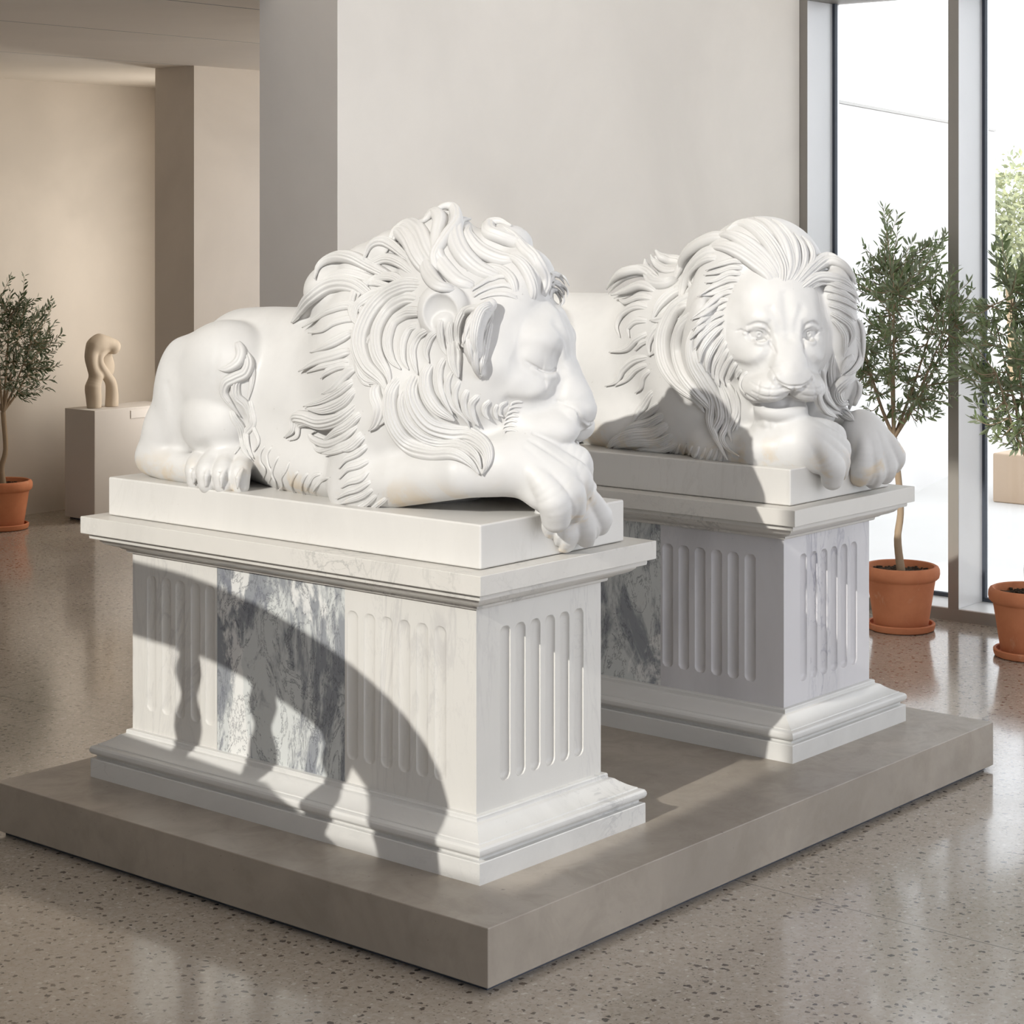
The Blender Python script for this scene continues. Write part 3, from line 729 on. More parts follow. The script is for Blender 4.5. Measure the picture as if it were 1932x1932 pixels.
LOCKS_WATCHING = [
  (23.5, 4, 3, 0.8, 1596, 303, 1408, 1625, 327, 1464, 1627, 366, 1525, 1632, 424, 1572, 1637, 477, 1582, 1611, 504, 1561),
  (23.4, 3, 2, 0.8, 1597, 309, 1418, 1603, 362, 1479, 1591, 416, 1525, 1596, 482, 1551, 1614, 545, 1545),
  (23.4, 3, 2, 0.7, 1585, 320, 1418, 1585, 375, 1464, 1573, 435, 1505, 1574, 498, 1520, 1602, 574, 1508),
  (19.5, 3, 4, 0.8, 1602, 301, 1413, 1648, 318, 1469, 1660, 344, 1531, 1670, 399, 1582, 1676, 453, 1598),
  (16.9, 3, 4, 0.9, 1607, 298, 1413, 1666, 311, 1468, 1684, 328, 1525, 1690, 369, 1572, 1692, 407, 1593),
  (14.3, 3, 4, 0.9, 1614, 293, 1413, 1690, 302, 1463, 1711, 315, 1515, 1709, 344, 1556),
  (13, 3, 5, 0.9, 1619, 287, 1408, 1705, 293, 1458, 1740, 302, 1493, 1742, 316, 1525, 1728, 331, 1546),
  (18.3, 4, 10, 0.9, 1616, 285, 1403, 1703, 291, 1447, 1783, 286, 1477, 1803, 250, 1467, 1803, 217, 1436, 1803, 207, 1410),
  (13.1, 3, 8, 0.8, 1619, 287, 1408, 1709, 289, 1463, 1786, 294, 1488, 1809, 278, 1488, 1811, 236, 1462),
  (15.6, 4, 8, 0.9, 1625, 279, 1398, 1715, 274, 1432, 1763, 244, 1431, 1782, 213, 1416, 1809, 205, 1384),
  (11.7, 4, 8, 0.62, 1678, 270, 1407, 1749, 266, 1421, 1764, 226, 1411, 1799, 205, 1389, 1826, 209, 1362),
  (11, 4, 8, 0.62, 1748, 277, 1400, 1755, 245, 1400, 1773, 214, 1385, 1817, 207, 1357),
  (10.4, 4, 8, 0.62, 1746, 264, 1379, 1757, 234, 1377, 1780, 212, 1364, 1828, 210, 1336),
  (10.4, 4, 10, 0.62, 1747, 258, 1358, 1762, 231, 1353, 1783, 214, 1337, 1803, 207, 1311),
  (11, 4, 12, 0.9, 1750, 254, 1337, 1770, 230, 1322, 1790, 212, 1301, 1797, 207, 1269, 1785, 215, 1238),
  (9.9, 4, 12, 0.9, 1754, 250, 1322, 1773, 232, 1296, 1781, 219, 1270, 1782, 219, 1238, 1782, 225, 1212),
  (15.7, 4, 8, 0.62, 1790, 212, 1285, 1843, 213, 1246, 1851, 212, 1204, 1814, 214, 1174, 1792, 231, 1159),
  (15.7, 3, 10, 0.62, 1812, 207, 1216, 1792, 219, 1191, 1788, 235, 1164),
  (21.1, 5, 10, 0.9, 1853, 225, 1161, 1801, 230, 1143, 1800, 254, 1115, 1816, 257, 1082, 1874, 259, 1057),
  (14.6, 4, 8, 0.62, 1860, 217, 1140, 1865, 226, 1102, 1873, 249, 1074, 1927, 293, 1051),
  (15.7, 4, 6, 0.62, 1768, 259, 1206, 1763, 280, 1163, 1717, 246, 1116, 1784, 262, 1069, 1865, 275, 1036),
  (13.1, 4, 4, 0.62, 1770, 248, 1227, 1781, 261, 1174, 1795, 263, 1120, 1825, 257, 1077),
  (12.9, 4, 6, 0.62, 1666, 221, 1151, 1621, 205, 1109, 1691, 230, 1067, 1772, 243, 1039),
  (15.8, 4, 4, 0.62, 1818, 253, 1088, 1861, 278, 1051, 1848, 246, 1033, 1840, 224, 1025),
  (13.1, 3, 4, 0.62, 1841, 212, 1320, 1846, 203, 1278, 1850, 205, 1225, 1856, 215, 1172),
  (8.9, 3, 8, 0.62, 1572, 413, 1474, 1562, 446, 1479, 1554, 485, 1468, 1553, 528, 1449),
  (8.9, 3, 8, 0.62, 1568, 413, 1458, 1558, 449, 1461, 1551, 489, 1447, 1549, 532, 1436),
  (9.4, 3, 9, 0.62, 1562, 415, 1443, 1555, 454, 1445, 1547, 492, 1426, 1542, 524, 1415),
  (10.4, 3, 10, 0.62, 1556, 417, 1427, 1553, 459, 1427, 1542, 501, 1405, 1508, 519, 1375),
  (10.4, 3, 10, 0.62, 1550, 432, 1412, 1548, 474, 1400, 1534, 508, 1384, 1506, 527, 1372),
  (9.9, 3, 10, 0.62, 1545, 435, 1396, 1544, 477, 1385, 1506, 495, 1354, 1482, 526, 1315),
  (9.9, 3, 10, 0.62, 1541, 445, 1375, 1538, 480, 1364, 1492, 492, 1334, 1483, 529, 1313),
  (9.8, 3, 10, 0.62, 1538, 448, 1360, 1528, 485, 1338, 1483, 498, 1314, 1478, 520, 1287),
  (10.4, 4, 10, 0.62, 1532, 450, 1339, 1516, 483, 1323, 1479, 502, 1293, 1478, 526, 1261),
  (10.3, 4, 10, 0.62, 1526, 447, 1324, 1502, 480, 1298, 1479, 502, 1267, 1479, 514, 1236),
  (10.3, 4, 10, 0.62, 1520, 449, 1304, 1500, 479, 1272, 1483, 498, 1236, 1487, 507, 1199),
  (10.4, 4, 8, 0.62, 1518, 441, 1283, 1512, 474, 1246, 1499, 490, 1210, 1504, 501, 1173),
  (10.4, 3, 8, 0.62, 1516, 434, 1263, 1520, 461, 1225, 1524, 489, 1188, 1536, 497, 1150),
  (10.4, 3, 8, 0.62, 1517, 428, 1243, 1526, 459, 1205, 1539, 483, 1166, 1549, 481, 1129),
  (9.3, 3, 8, 0.62, 1517, 416, 1222, 1532, 450, 1189, 1545, 472, 1156, 1553, 465, 1133),
  (8.8, 3, 6, 0.62, 1527, 410, 1202, 1539, 437, 1174, 1550, 451, 1152),
  (7.7, 3, 6, 0.62, 1529, 393, 1182, 1545, 419, 1164, 1549, 419, 1153),
  (7.7, 3, 5, 0.62, 1525, 372, 1178, 1526, 391, 1161, 1512, 388, 1137, 1504, 364, 1118),
  (29.1, 4, 4, 0.8, 1553, 579, 1398, 1572, 657, 1332, 1564, 688, 1262, 1552, 675, 1193, 1538, 626, 1138, 1521, 557, 1101, 1546, 523, 1065),
  (23.6, 4, 6, 0.8, 1493, 524, 1354, 1523, 597, 1288, 1537, 619, 1223, 1515, 584, 1163, 1515, 540, 1113, 1546, 517, 1070, 1555, 516, 1038),
  (18.2, 4, 10, 0.8, 1480, 515, 1313, 1480, 534, 1250, 1486, 532, 1193, 1509, 516, 1141, 1544, 509, 1092, 1557, 518, 1027, 1550, 488, 978, 1545, 453, 929),
  (15.6, 4, 10, 0.9, 1478, 526, 1261, 1484, 518, 1204, 1513, 506, 1151, 1547, 492, 1098, 1560, 488, 1045, 1558, 506, 997, 1543, 471, 959, 1545, 447, 929),
  (13, 4, 10, 0.62, 1515, 495, 1178, 1547, 486, 1135, 1557, 468, 1083, 1572, 471, 1029, 1553, 477, 984, 1542, 445, 956, 1530, 397, 944),
  (10.4, 3, 8, 0.62, 1550, 463, 1146, 1564, 447, 1104, 1572, 446, 1057, 1570, 464, 1009, 1545, 434, 972),
  (7.8, 3, 6, 0.62, 1562, 446, 1125, 1571, 437, 1084, 1579, 442, 1041, 1567, 449, 1000),
  (14.4, 4, 6, 0.62, 1538, 620, 1170, 1521, 582, 1126, 1528, 548, 1091, 1547, 530, 1054),
  (13.2, 3, 4, 0.62, 1548, 666, 1178, 1536, 618, 1139, 1521, 557, 1101, 1547, 536, 1053),
  (26.8, 3, 4, 0.8, 1602, 485, 1556, 1619, 573, 1534, 1645, 650, 1501, 1669, 700, 1457, 1629, 698, 1409),
  (23.9, 3, 3, 0.8, 1574, 491, 1520, 1588, 565, 1492, 1619, 631, 1448, 1618, 657, 1394, 1585, 640, 1348),
  (15.9, 3, 5, 0.62, 1560, 488, 1489, 1572, 548, 1482, 1606, 616, 1449, 1618, 631, 1411, 1588, 584, 1376),
  (22.1, 4, 12, 0.9, 1740, 737, 1472, 1739, 783, 1471, 1721, 812, 1477, 1709, 830, 1496),
  (15.1, 3, 10, 0.62, 1681, 708, 1451, 1674, 750, 1445, 1705, 813, 1460, 1706, 834, 1488),
  (21.8, 4, 8, 0.9, 1653, 689, 1431, 1628, 723, 1409, 1642, 781, 1413, 1685, 833, 1444, 1699, 846, 1476),
  (21.5, 4, 6, 0.8, 1625, 656, 1400, 1606, 694, 1378, 1587, 720, 1345, 1573, 730, 1303),
  (21.3, 3, 8, 0.9, 1548, 588, 1366, 1581, 651, 1332, 1575, 692, 1309, 1573, 737, 1302),
  (16.1, 4, 6, 0.62, 1571, 630, 1327, 1573, 684, 1299, 1567, 719, 1276, 1564, 737, 1238, 1562, 729, 1201),
  (13.4, 4, 6, 0.62, 1568, 680, 1278, 1562, 703, 1250, 1560, 707, 1224, 1563, 736, 1201),
  (19.4, 3, 8, 0.9, 1642, 760, 1419, 1670, 835, 1444, 1667, 895, 1438, 1702, 963, 1413, 1741, 1025, 1377),
  (16.5, 3, 6, 0.9, 1611, 738, 1387, 1636, 817, 1401, 1664, 893, 1382, 1691, 969, 1363),
  (13.7, 3, 5, 0.62, 1598, 742, 1366, 1619, 811, 1369, 1651, 883, 1350, 1692, 942, 1352),
  (15, 3, 6, 0.62, 1586, 746, 1339, 1606, 815, 1342, 1633, 883, 1317, 1632, 903, 1278, 1610, 872, 1247),
  (12.2, 3, 5, 0.62, 1573, 744, 1302, 1585, 799, 1300, 1594, 833, 1277, 1586, 820, 1250),
  (13.6, 3, 8, 0.62, 1567, 740, 1270, 1575, 792, 1246, 1593, 839, 1217, 1614, 914, 1201),
  (9.7, 3, 6, 0.62, 1564, 731, 1249, 1569, 768, 1237, 1577, 793, 1214),
  (13.6, 3, 8, 0.62, 1562, 729, 1201, 1584, 805, 1186, 1601, 859, 1155, 1605, 883, 1121, 1605, 924, 1102),
  (10.9, 3, 6, 0.62, 1564, 737, 1179, 1587, 801, 1159, 1602, 846, 1128, 1605, 890, 1104),
  (10.8, 3, 6, 0.62, 1562, 729, 1164, 1579, 768, 1139, 1593, 785, 1110, 1605, 814, 1089),
  (16.2, 4, 5, 0.62, 1559, 713, 1111, 1595, 773, 1062, 1595, 800, 1028, 1580, 809, 1001),
  (13.5, 4, 5, 0.62, 1552, 689, 1070, 1584, 758, 1031, 1584, 799, 1007),
  (16.2, 5, 5, 0.62, 1550, 667, 1045, 1576, 746, 1006, 1576, 806, 991, 1573, 859, 966),
  (19, 5, 5, 0.62, 1553, 650, 1019, 1575, 732, 980, 1572, 803, 970, 1582, 872, 948, 1618, 938, 910),
  (16.2, 5, 5, 0.62, 1562, 637, 988, 1583, 718, 953, 1581, 783, 949, 1590, 857, 937, 1624, 925, 908),
  (13.5, 5, 4, 0.62, 1575, 633, 960, 1597, 715, 931, 1602, 785, 928, 1624, 863, 912),
  (5.4, 2, 2, 0.62, 1579, 706, 960, 1596, 725, 938, 1618, 750, 921, 1631, 767, 912),
  (5.4, 2, 2, 0.62, 1577, 682, 959, 1594, 702, 938, 1624, 731, 919, 1638, 750, 910),
  (5.4, 2, 2, 0.62, 1576, 659, 959, 1591, 677, 937, 1624, 709, 918, 1648, 734, 908),
  (5.4, 2, 2, 0.62, 1576, 637, 958, 1590, 654, 936, 1612, 678, 919, 1659, 719, 906),
  (5.3, 2, 2, 0.62, 1571, 611, 957, 1591, 633, 935, 1609, 653, 919, 1662, 699, 904),
  (5.3, 2, 2, 0.62, 1552, 576, 959, 1559, 589, 939, 1612, 633, 918, 1665, 679, 903),
  (5.3, 2, 2, 0.62, 1546, 550, 959, 1546, 557, 940, 1553, 570, 925, 1606, 615, 911),
  (5.2, 2, 2, 0.62, 1545, 528, 958, 1545, 535, 939, 1549, 545, 925, 1552, 555, 917),
  (5.2, 2, 2, 0.62, 1544, 505, 957, 1544, 513, 938, 1549, 524, 924, 1552, 534, 917),
  (5.2, 2, 2, 0.62, 1543, 483, 956, 1544, 491, 938, 1548, 502, 923, 1552, 512, 916),
  (5.2, 2, 2, 0.62, 1542, 461, 956, 1543, 470, 937, 1548, 481, 922, 1553, 491, 915)]

def place_locks(F, locks, mirror_x=None):
    """lay every lock on the carved mass; the hidden side of the statue carries the same hair"""
    out = []
    for q in locks:
        w, ridges, lift, hr = q[:4]
        P = np.array(q[4:], float).reshape(-1, 3)/1000.
        w = w/1000.; sets = [P]
        if mirror_x is not None:
            Q = P.copy(); Q[:,0] = 2*mirror_x-Q[:,0]
            if Q[:,0].min() > mirror_x+.03 and np.abs(F.sample(Q)).max() < .07:
                sets.append(F.snap(Q, .0))
        for P in sets:
            N = F.grad(P, .012)
            for k in range(2):
                N[1:-1] = N[:-2]*.25+N[1:-1]*.5+N[2:]*.25
            N /= np.linalg.norm(N, axis=1, keepdims=True)
            out.append((P, N, w, int(ridges), lift/1000., hr))
    return out

def swell(F, placed):
    """the marble swells under each lock so that the hair grows out of the mass"""
    for P, N, w, ridges, lift, hr in placed:
        m = len(P); t = np.linspace(0, 1, m)
        r = w*.60*np.where(t < .3, .6+.4*t/.3, 1)*(1-.85*np.clip((t-.5)/.5, 0, 1)**1.5)
        C = P-N*(w*.55*(1-.35*t**2)+.002)[:,None]
        F.chain([tuple(c) for c in C], list(r), min(.012, w*.45), n=3)

def dress(placed, name, mat, parent, sink=.34):
    Hh = Hair()
    for P, N, w, ridges, lift, hr in placed:
        Hh.lock(P+N*.0015, N, w, w*hr*1.15, ridges, sink=sink, lift=lift)
    return Hh.build(name, mat, parent)

def make_camera():
    cam = bpy.data.cameras.new('camera'); o = bpy.data.objects.new('camera', cam); COL.objects.link(o)
    o.location = (-3.1615, -2.7326, 1.6)
    o.rotation_euler = (math.pi/2, 0, .7009 - math.pi/2)
    cam.sensor_width = 36; cam.lens = 36*3833.4649/1932
    cam.shift_y = -(966-410.4671)/1932
    cam.clip_start = .05; cam.clip_end = 200
    bpy.context.scene.camera = o
    return o
make_camera()

# ------------------------------------------------------------------ materials (all procedural, in object space)
class NT:
    def __init__(s, name):
        s.m = bpy.data.materials.new(name); s.m.use_nodes = True
        s.t = s.m.node_tree; s.b = s.t.nodes['Principled BSDF']; s.out = s.t.nodes['Material Output']
        s.co = s.t.nodes.new('ShaderNodeTexCoord').outputs['Object']
    def n(s, typ, ins=None, **kw):
        nd = s.t.nodes.new('ShaderNode'+typ)
        for k, v in kw.items(): setattr(nd, k, v)
        for k, v in (ins or {}).items(): s.set(nd.inputs[k], v)
        return nd
    def set(s, sock, v):
        if isinstance(v, bpy.types.NodeSocket): s.t.links.new(v, sock)
        elif isinstance(v, tuple) and len(v) == 3 and sock.type == 'RGBA': sock.default_value = (*v, 1)
        else: sock.default_value = v
    def math(s, op, a, b=None, c=None):
        nd = s.t.nodes.new('ShaderNodeMath'); nd.operation = op
        s.set(nd.inputs[0], a)
        if b is not None: s.set(nd.inputs[1], b)
        if c is not None: s.set(nd.inputs[2], c)
        return nd.outputs[0]
    def map(s, v, a, b, c=0., d=1., smooth=True):
        nd = s.t.nodes.new('ShaderNodeMapRange'); nd.interpolation_type = 'SMOOTHSTEP' if smooth else 'LINEAR'
        s.set(nd.inputs[0], v)
        for i, q in enumerate((a, b, c, d)): s.set(nd.inputs[i+1], q)
        return nd.outputs[0]
    def mix(s, f, a, b, mode='MIX'):
        nd = s.t.nodes.new('ShaderNodeMix'); nd.data_type = 'RGBA'; nd.blend_type = mode
        s.set(nd.inputs[0], f); s.set(nd.inputs[6], a); s.set(nd.inputs[7], b)
        return nd.outputs[2]
    def noise(s, scale, detail=4., rough=.5, dist=0., co=None, out='Fac'):
        nd = s.t.nodes.new('ShaderNodeTexNoise')
        s.set(nd.inputs['Vector'], co or s.co)
        nd.inputs['Scale'].default_value = scale; nd.inputs['Detail'].default_value = detail
        nd.inputs['Roughness'].default_value = rough; nd.inputs['Distortion'].default_value = dist
        return nd.outputs[out]
    def scaled(s, v):
        nd = s.t.nodes.new('ShaderNodeMapping'); nd.inputs['Scale'].default_value = v
        s.t.links.new(s.co, nd.inputs['Vector']); return nd.outputs[0]
    def bump(s, h, strength=.2, dist=.002):
        nd = s.n('Bump', {'Height': h}); nd.inputs['Strength'].default_value = strength; nd.inputs['Distance'].default_value = dist
        s.t.links.new(nd.outputs[0], s.b.inputs['Normal'])
    def done(s, col, rough=.5, spec=.5, **kw):
        s.set(s.b.inputs['Base Color'], col); s.set(s.b.inputs['Roughness'], rough)
        s.b.inputs['Specular IOR Level'].default_value = spec
        for k, v in kw.items(): s.set(s.b.inputs[k], v)
        return s.m
    def xyz(s):
        return s.n('SeparateXYZ', {0: s.co}).outputs

def m_plain(name, col, rough=.5, spec=.5, metal=0.):
    k = NT(name)
    n = k.noise(6., 5.)
    c = k.mix(k.map(n, .3, .7, 0., .12), col, tuple(v*.8 for v in col))
    return k.done(c, rough, spec, Metallic=metal)

def m_statue(x0):
    """carved statuary marble, faint ochre stains low down where water stood"""
    k = NT('statuary_marble')
    c = k.mix(k.map(k.noise(4.5, 5., .6), .35, .7), (.64,.634,.62), (.585,.58,.57))
    z = k.xyz()[2]
    st = k.math('MULTIPLY', k.map(k.noise(9., 5., .6, .6), .50, .66), k.map(z, .915, 1.02, 1., 0.))
    c = k.mix(k.math('MULTIPLY', st, .55), c, (.62,.47,.27))
    sp = k.map(k.noise(70., 2.), .74, .80, 0., .35)
    c = k.mix(sp, c, (.42,.40,.37))
    k.bump(k.noise(160., 3.), .10, .0006)
    return k.done(c, k.map(k.noise(20.), .3, .7, .42, .58), .4)

def m_marble(name, base, vein, amount=.5, seed=0., streak=(1,1,.35), cloud=.35, rough=.34):
    k = NT(name)
    mp = k.t.nodes.new('ShaderNodeMapping'); mp.inputs['Scale'].default_value = streak; mp.inputs['Location'].default_value = (seed, seed*.7, seed*1.3)
    mp.inputs['Rotation'].default_value = (.25, .1, .2)
    k.t.links.new(k.co, mp.inputs['Vector']); co = mp.outputs[0]
    n = k.noise(4.2, 8., .62, 1.1, co)
    v = k.map(k.math('ABSOLUTE', k.math('SUBTRACT', n, .5)), .0, .020, 1., 0.)
    msk = k.map(k.noise(2.3, 3., .5, 0., co), .47, .66)
    v2 = k.map(k.math('ABSOLUTE', k.math('SUBTRACT', k.noise(11., 8., .6, 1.6, co), .5)), .0, .016, .7, 0.)
    c = k.mix(k.map(k.noise(3.0, 6., .6, .8, co), .42, .72, 0., cloud), base, tuple(a*.72 for a in base))
    c = k.mix(k.math('MULTIPLY', k.math('MULTIPLY', k.math('MAXIMUM', v, v2), msk), amount), c, vein)
    pits = k.map(k.noise(120., 2.), .76, .80, 0., .5)
    c = k.mix(pits, c, vein)
    k.bump(k.noise(45., 6., .65), .12, .0012)
    return k.done(c, rough, .45)

def m_greyblock(name, seed, depth=1.):
    """blue-grey brecciated marble with white patches and dark cracks"""
    k = NT(name)
    mp = k.t.nodes.new('ShaderNodeMapping'); mp.inputs['Scale'].default_value = (1,1.2,.55); mp.inputs['Location'].default_value = (seed, seed*.4, seed)
    k.t.links.new(k.co, mp.inputs['Vector']); co = mp.outputs[0]
    big = k.noise(2.6, 8., .66, .8, co)
    c = k.mix(k.map(big, .46, .53), (.58,.60,.59), (.27,.285,.305))
    c = k.mix(k.map(k.noise(7., 6., .7, 1.2, co), .56, .66, 0., .75), c, (.19,.20,.235))
    c = k.mix(k.map(k.noise(2.9, 7., .62, .5, co), .52, .56, 0., .85), c, (.74,.74,.72))
    c = k.mix(k.map(k.math('ABSOLUTE', k.math('SUBTRACT', k.noise(8.5, 9., .7, 1.5, co), .5)), .0, .018, .75, 0.), c, (.10,.105,.125))
    k.bump(k.noise(40., 7., .7, .5, co), .35, .002)
    return k.done(c, .42, .4)

def m_plaster(name, col, var=.10):
    k = NT(name)
    n = k.noise(1.1, 6., .55, .5); n2 = k.noise(5., 5., .6)
    c = k.mix(k.map(n, .32, .68, 0., 1.), col, tuple(v*(1-var) for v in col))
    c = k.mix(k.map(n2, .35, .7, 0., .35), c, tuple(v*(1-var*.7) for v in col))
    k.bump(k.noise(55., 5., .6), .08, .002)
    return k.done(c, .82, .25)

def m_concrete():
    k = NT('polished_concrete')
    n = k.noise(2.2, 7., .6, .7); n2 = k.noise(9., 7., .68, .6)
    c = k.mix(k.map(n, .33, .68), (.36,.318,.268), (.275,.242,.205))
    c = k.mix(k.map(n2, .42, .72, 0., .40), c, (.235,.205,.170))
    c = k.mix(k.map(k.noise(85., 2.), .735, .78, 0., .7), c, (.10,.085,.07))
    k.bump(k.noise(60., 5., .6), .10, .001)
    return k.done(c, k.map(n2, .3, .7, .30, .46), .45)

def m_terrazzo():
    k = NT('terrazzo')
    warp = k.n('VectorMath', {0: k.co}, operation='ADD')
    wn = k.n('VectorMath', {0: k.noise(75., 2., .5, 0., None, 'Color')}, operation='SCALE'); wn.inputs['Scale'].default_value = .019
    k.t.links.new(wn.outputs[0], warp.inputs[1]); co = warp.outputs[0]
    def chips(scale, frac, r0, r1):
        v = k.n('TexVoronoi', {'Vector': co}, voronoi_dimensions='2D'); v.inputs['Scale'].default_value = scale
        cs = k.n('SeparateColor', {0: v.outputs['Color']}).outputs
        rad = k.map(cs[0], 1-frac, 1., r0, r1, False)
        on = k.math('GREATER_THAN', cs[0], 1-frac)
        inside = k.map(k.math('SUBTRACT', rad, v.outputs['Distance']), 0., .04)
        return k.math('MULTIPLY', on, inside), cs[1]
    base = k.mix(k.map(k.noise(1.3, 5., .6, .4), .3, .7), (.385,.335,.282), (.325,.280,.230))
    base = k.mix(k.map(k.noise(60., 5., .7), .35, .7, 0., .55), base, (.50,.455,.395))
    f1, g1 = chips(74., .42, .12, .40)
    base = k.mix(k.math('MULTIPLY', f1, .55), base, k.mix(g1, (.22,.175,.135), (.66,.61,.54)))
    f2, g2 = chips(47., .30, .12, .34)
    base = k.mix(k.math('MULTIPLY', f2, .90), base, k.mix(g2, (.035,.028,.024), (.13,.10,.08)))
    f3, g3 = chips(130., .25, .14, .38)
    base = k.mix(k.math('MULTIPLY', f3, .60), base, (.15,.12,.095))
    x = k.xyz()
    for ax, p, per in ((0, .935, 4.2), (1, 3.05, 4.2)):
        d = k.math('ABSOLUTE', k.math('SUBTRACT', k.math('MODULO', k.math('ADD', k.math('SUBTRACT', x[ax], p), per*10.5), per), per*.5))
        base = k.mix(k.map(d, .0012, .0022, .85, 0.), base, (.09,.075,.06))
    return k.done(base, k.map(k.noise(3., 4.), .3, .7, .13, .21), .5, **{'Coat Weight': .35, 'Coat Roughness': .08})

def m_terracotta(tint=1.):
    k = NT('terracotta')
    c = k.mix(k.map(k.noise(7., 6., .6), .3, .72), (.60*tint,.235*tint,.115*tint), (.50*tint,.18*tint,.085*tint))
    c = k.mix(k.map(k.noise(14., 5., .7, .5), .58, .74, 0., .35), c, (.66,.42,.28))
    k.bump(k.noise(90., 3.), .08, .001)
    return k.done(c, .78, .25)

def m_bark():
    k = NT('olive_bark')
    n = k.noise(18., 6., .7, .8, k.scaled((1,1,.25)))
    k.bump(n, .5, .004)
    return k.done(k.mix(n, (.44,.34,.23), (.25,.18,.12)), .85, .2)

def m_leaf(name, a, b):
    k = NT(name)
    g = k.n('NewGeometry')
    r = k.n('TexWhiteNoise', {0: k.n('VectorMath', {0: g.outputs['Position']}, operation='SNAP').outputs[0]}) if False else None
    n = k.noise(24., 2.)
    c = k.mix(k.map(n, .35, .65), a, b)
    c = k.mix(k.math('MULTIPLY', g.outputs['Backfacing'], .55), c, (.30,.33,.25))
    m = k.done(c, .5, .4)
    k.b.inputs['Transmission Weight'].default_value = 0.
    tr = k.n('BsdfTranslucent', {'Color': c}); mx = k.n('MixShader', {0: .25, 1: k.b.outputs[0], 2: tr.outputs[0]})
    k.t.links.new(mx.outputs[0], k.out.inputs['Surface'])
    return m

def m_glass():
    k = NT('window_glass')
    tr = k.n('BsdfTransparent', {'Color': (.965,.975,.97)}); gl = k.n('BsdfGlossy', {'Roughness': .02})
    fr = k.n('Fresnel', {'IOR': 1.45})
    mx = k.n('MixShader', {0: k.math('MULTIPLY', fr.outputs[0], .8), 1: tr.outputs[0], 2: gl.outputs[0]})
    k.t.links.new(mx.outputs[0], k.out.inputs['Surface'])
    return k.m

M_STAT = m_statue(0)
M_SLAB = m_marble('slab_marble', (.645,.632,.605), (.45,.43,.40), .26, 3.1, cloud=.22, rough=.38)
M_CAP = m_marble('cap_marble', (.63,.612,.575), (.30,.30,.29), .55, 7.7, (1,1,1), .30)
M_SHAFT = m_marble('shaft_marble', (.645,.632,.60), (.36,.35,.36), .36, 1.9, (1,1,.22), .20)
M_BASE = m_marble('base_marble', (.63,.625,.605), (.33,.33,.34), .50, 5.3, (1,.5,1), .34)
M_GREY = m_greyblock('grey_breccia_marble', 2.4)
M_SHAFT2 = m_marble('veined_shaft_marble', (.62,.61,.625), (.27,.27,.33), .65, 12.4, (1,1,.3), .55)
M_CONC = m_concrete(); M_FLOOR = m_terrazzo()
M_WALL = m_plaster('warm_plaster', (.90,.85,.775), .09)
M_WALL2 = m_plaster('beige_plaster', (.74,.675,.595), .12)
M_CEIL = m_plaster('ceiling_plaster', (.74,.68,.60), .06)
M_DARK = m_plaster('slate_plaster', (.26,.265,.29), .1)
M_METAL = m_plain('dark_frame_face', (.30,.28,.25), .45, .5, .2)
M_ALU = m_plain('pale_aluminium', (.74,.74,.74), .38, .5, .15)
M_GASK = m_plain('dark_gasket', (.05,.06,.08), .6)
M_GLASS = m_glass()
M_POT = m_terracotta(); M_SOIL = m_plain('potting_soil', (.075,.055,.04), .95, .1)
M_BARK = m_bark()
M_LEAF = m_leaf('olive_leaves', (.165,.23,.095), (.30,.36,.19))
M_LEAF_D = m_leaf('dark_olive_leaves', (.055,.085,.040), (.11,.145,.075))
M_STONE = m_plain('sculpture_stone', (.50,.42,.33), .7, .3)
M_PLINTH = m_plain('painted_plinth', (.60,.56,.52), .6, .3)
M_EXT = m_plaster('exterior_white_render', (.80,.80,.80), .03)
M_PAVE = m_plaster('exterior_paving', (.66,.65,.63), .08)
M_BEIGE = m_plaster('exterior_beige_render', (.60,.46,.34), .05)
M_BALU = m_plain('balustrade_stone', (.60,.57,.52), .7, .3)

# ------------------------------------------------------------------ room shell
def shell(name, boxes, mat, bevel=0):
    b = MB()
    for q in boxes: b.box(*q)
    o = b.build(name, mat, None, bevel=bevel)
    return structure(o)

shell('floor', [(-4.3,4.38,-7.0,6.4,-.12,0)], M_FLOOR)
# tall hall: left wall with the opening the sun comes through, upper right wall, ceilings
shell('wall_left', [(-4.45,-4.25,-7.0,-.32,0,5.3),(-4.45,-4.25,1.29,6.4,0,5.3),(-4.45,-4.25,-.32,1.29,4.9,5.3),(-4.45,-4.25,-.32,1.29,0,2.36)], M_DARK)
shell('wall_right', [(4.12,4.42,-7.0,1.86,2.58,2.78),(4.12,4.42,-7.0,1.86,4.95,5.3)], M_WALL)
g_ = MB(); g_.box(4.30,4.306,-7.0,1.83,2.78,4.95); structure(g_.build('window_20', M_GLASS))  # unseen upper glazing, added to let more light onto the middle wall
shell('wall_middle', [(1.40,4.125,1.84,2.20,0,5.3)], M_WALL)
shell('wall_pier', [(3.40,4.40,4.83,5.12,0,2.34)], M_WALL2)
shell('wall_back', [(-4.3,4.55,6.32,6.5,0,2.50)], M_WALL2)
shell('wall_end', [(4.40,4.55,2.20,2.5,0,2.5),(4.40,4.55,4.7,6.4,0,2.5),(4.40,4.55,2.5,4.7,2.2,2.5)], M_WALL2)  # opening out of view, added to bring light into the back room
shell('ceiling', [(-4.3,4.5,-7.0,2.2,5.2,5.35)], M_CEIL)
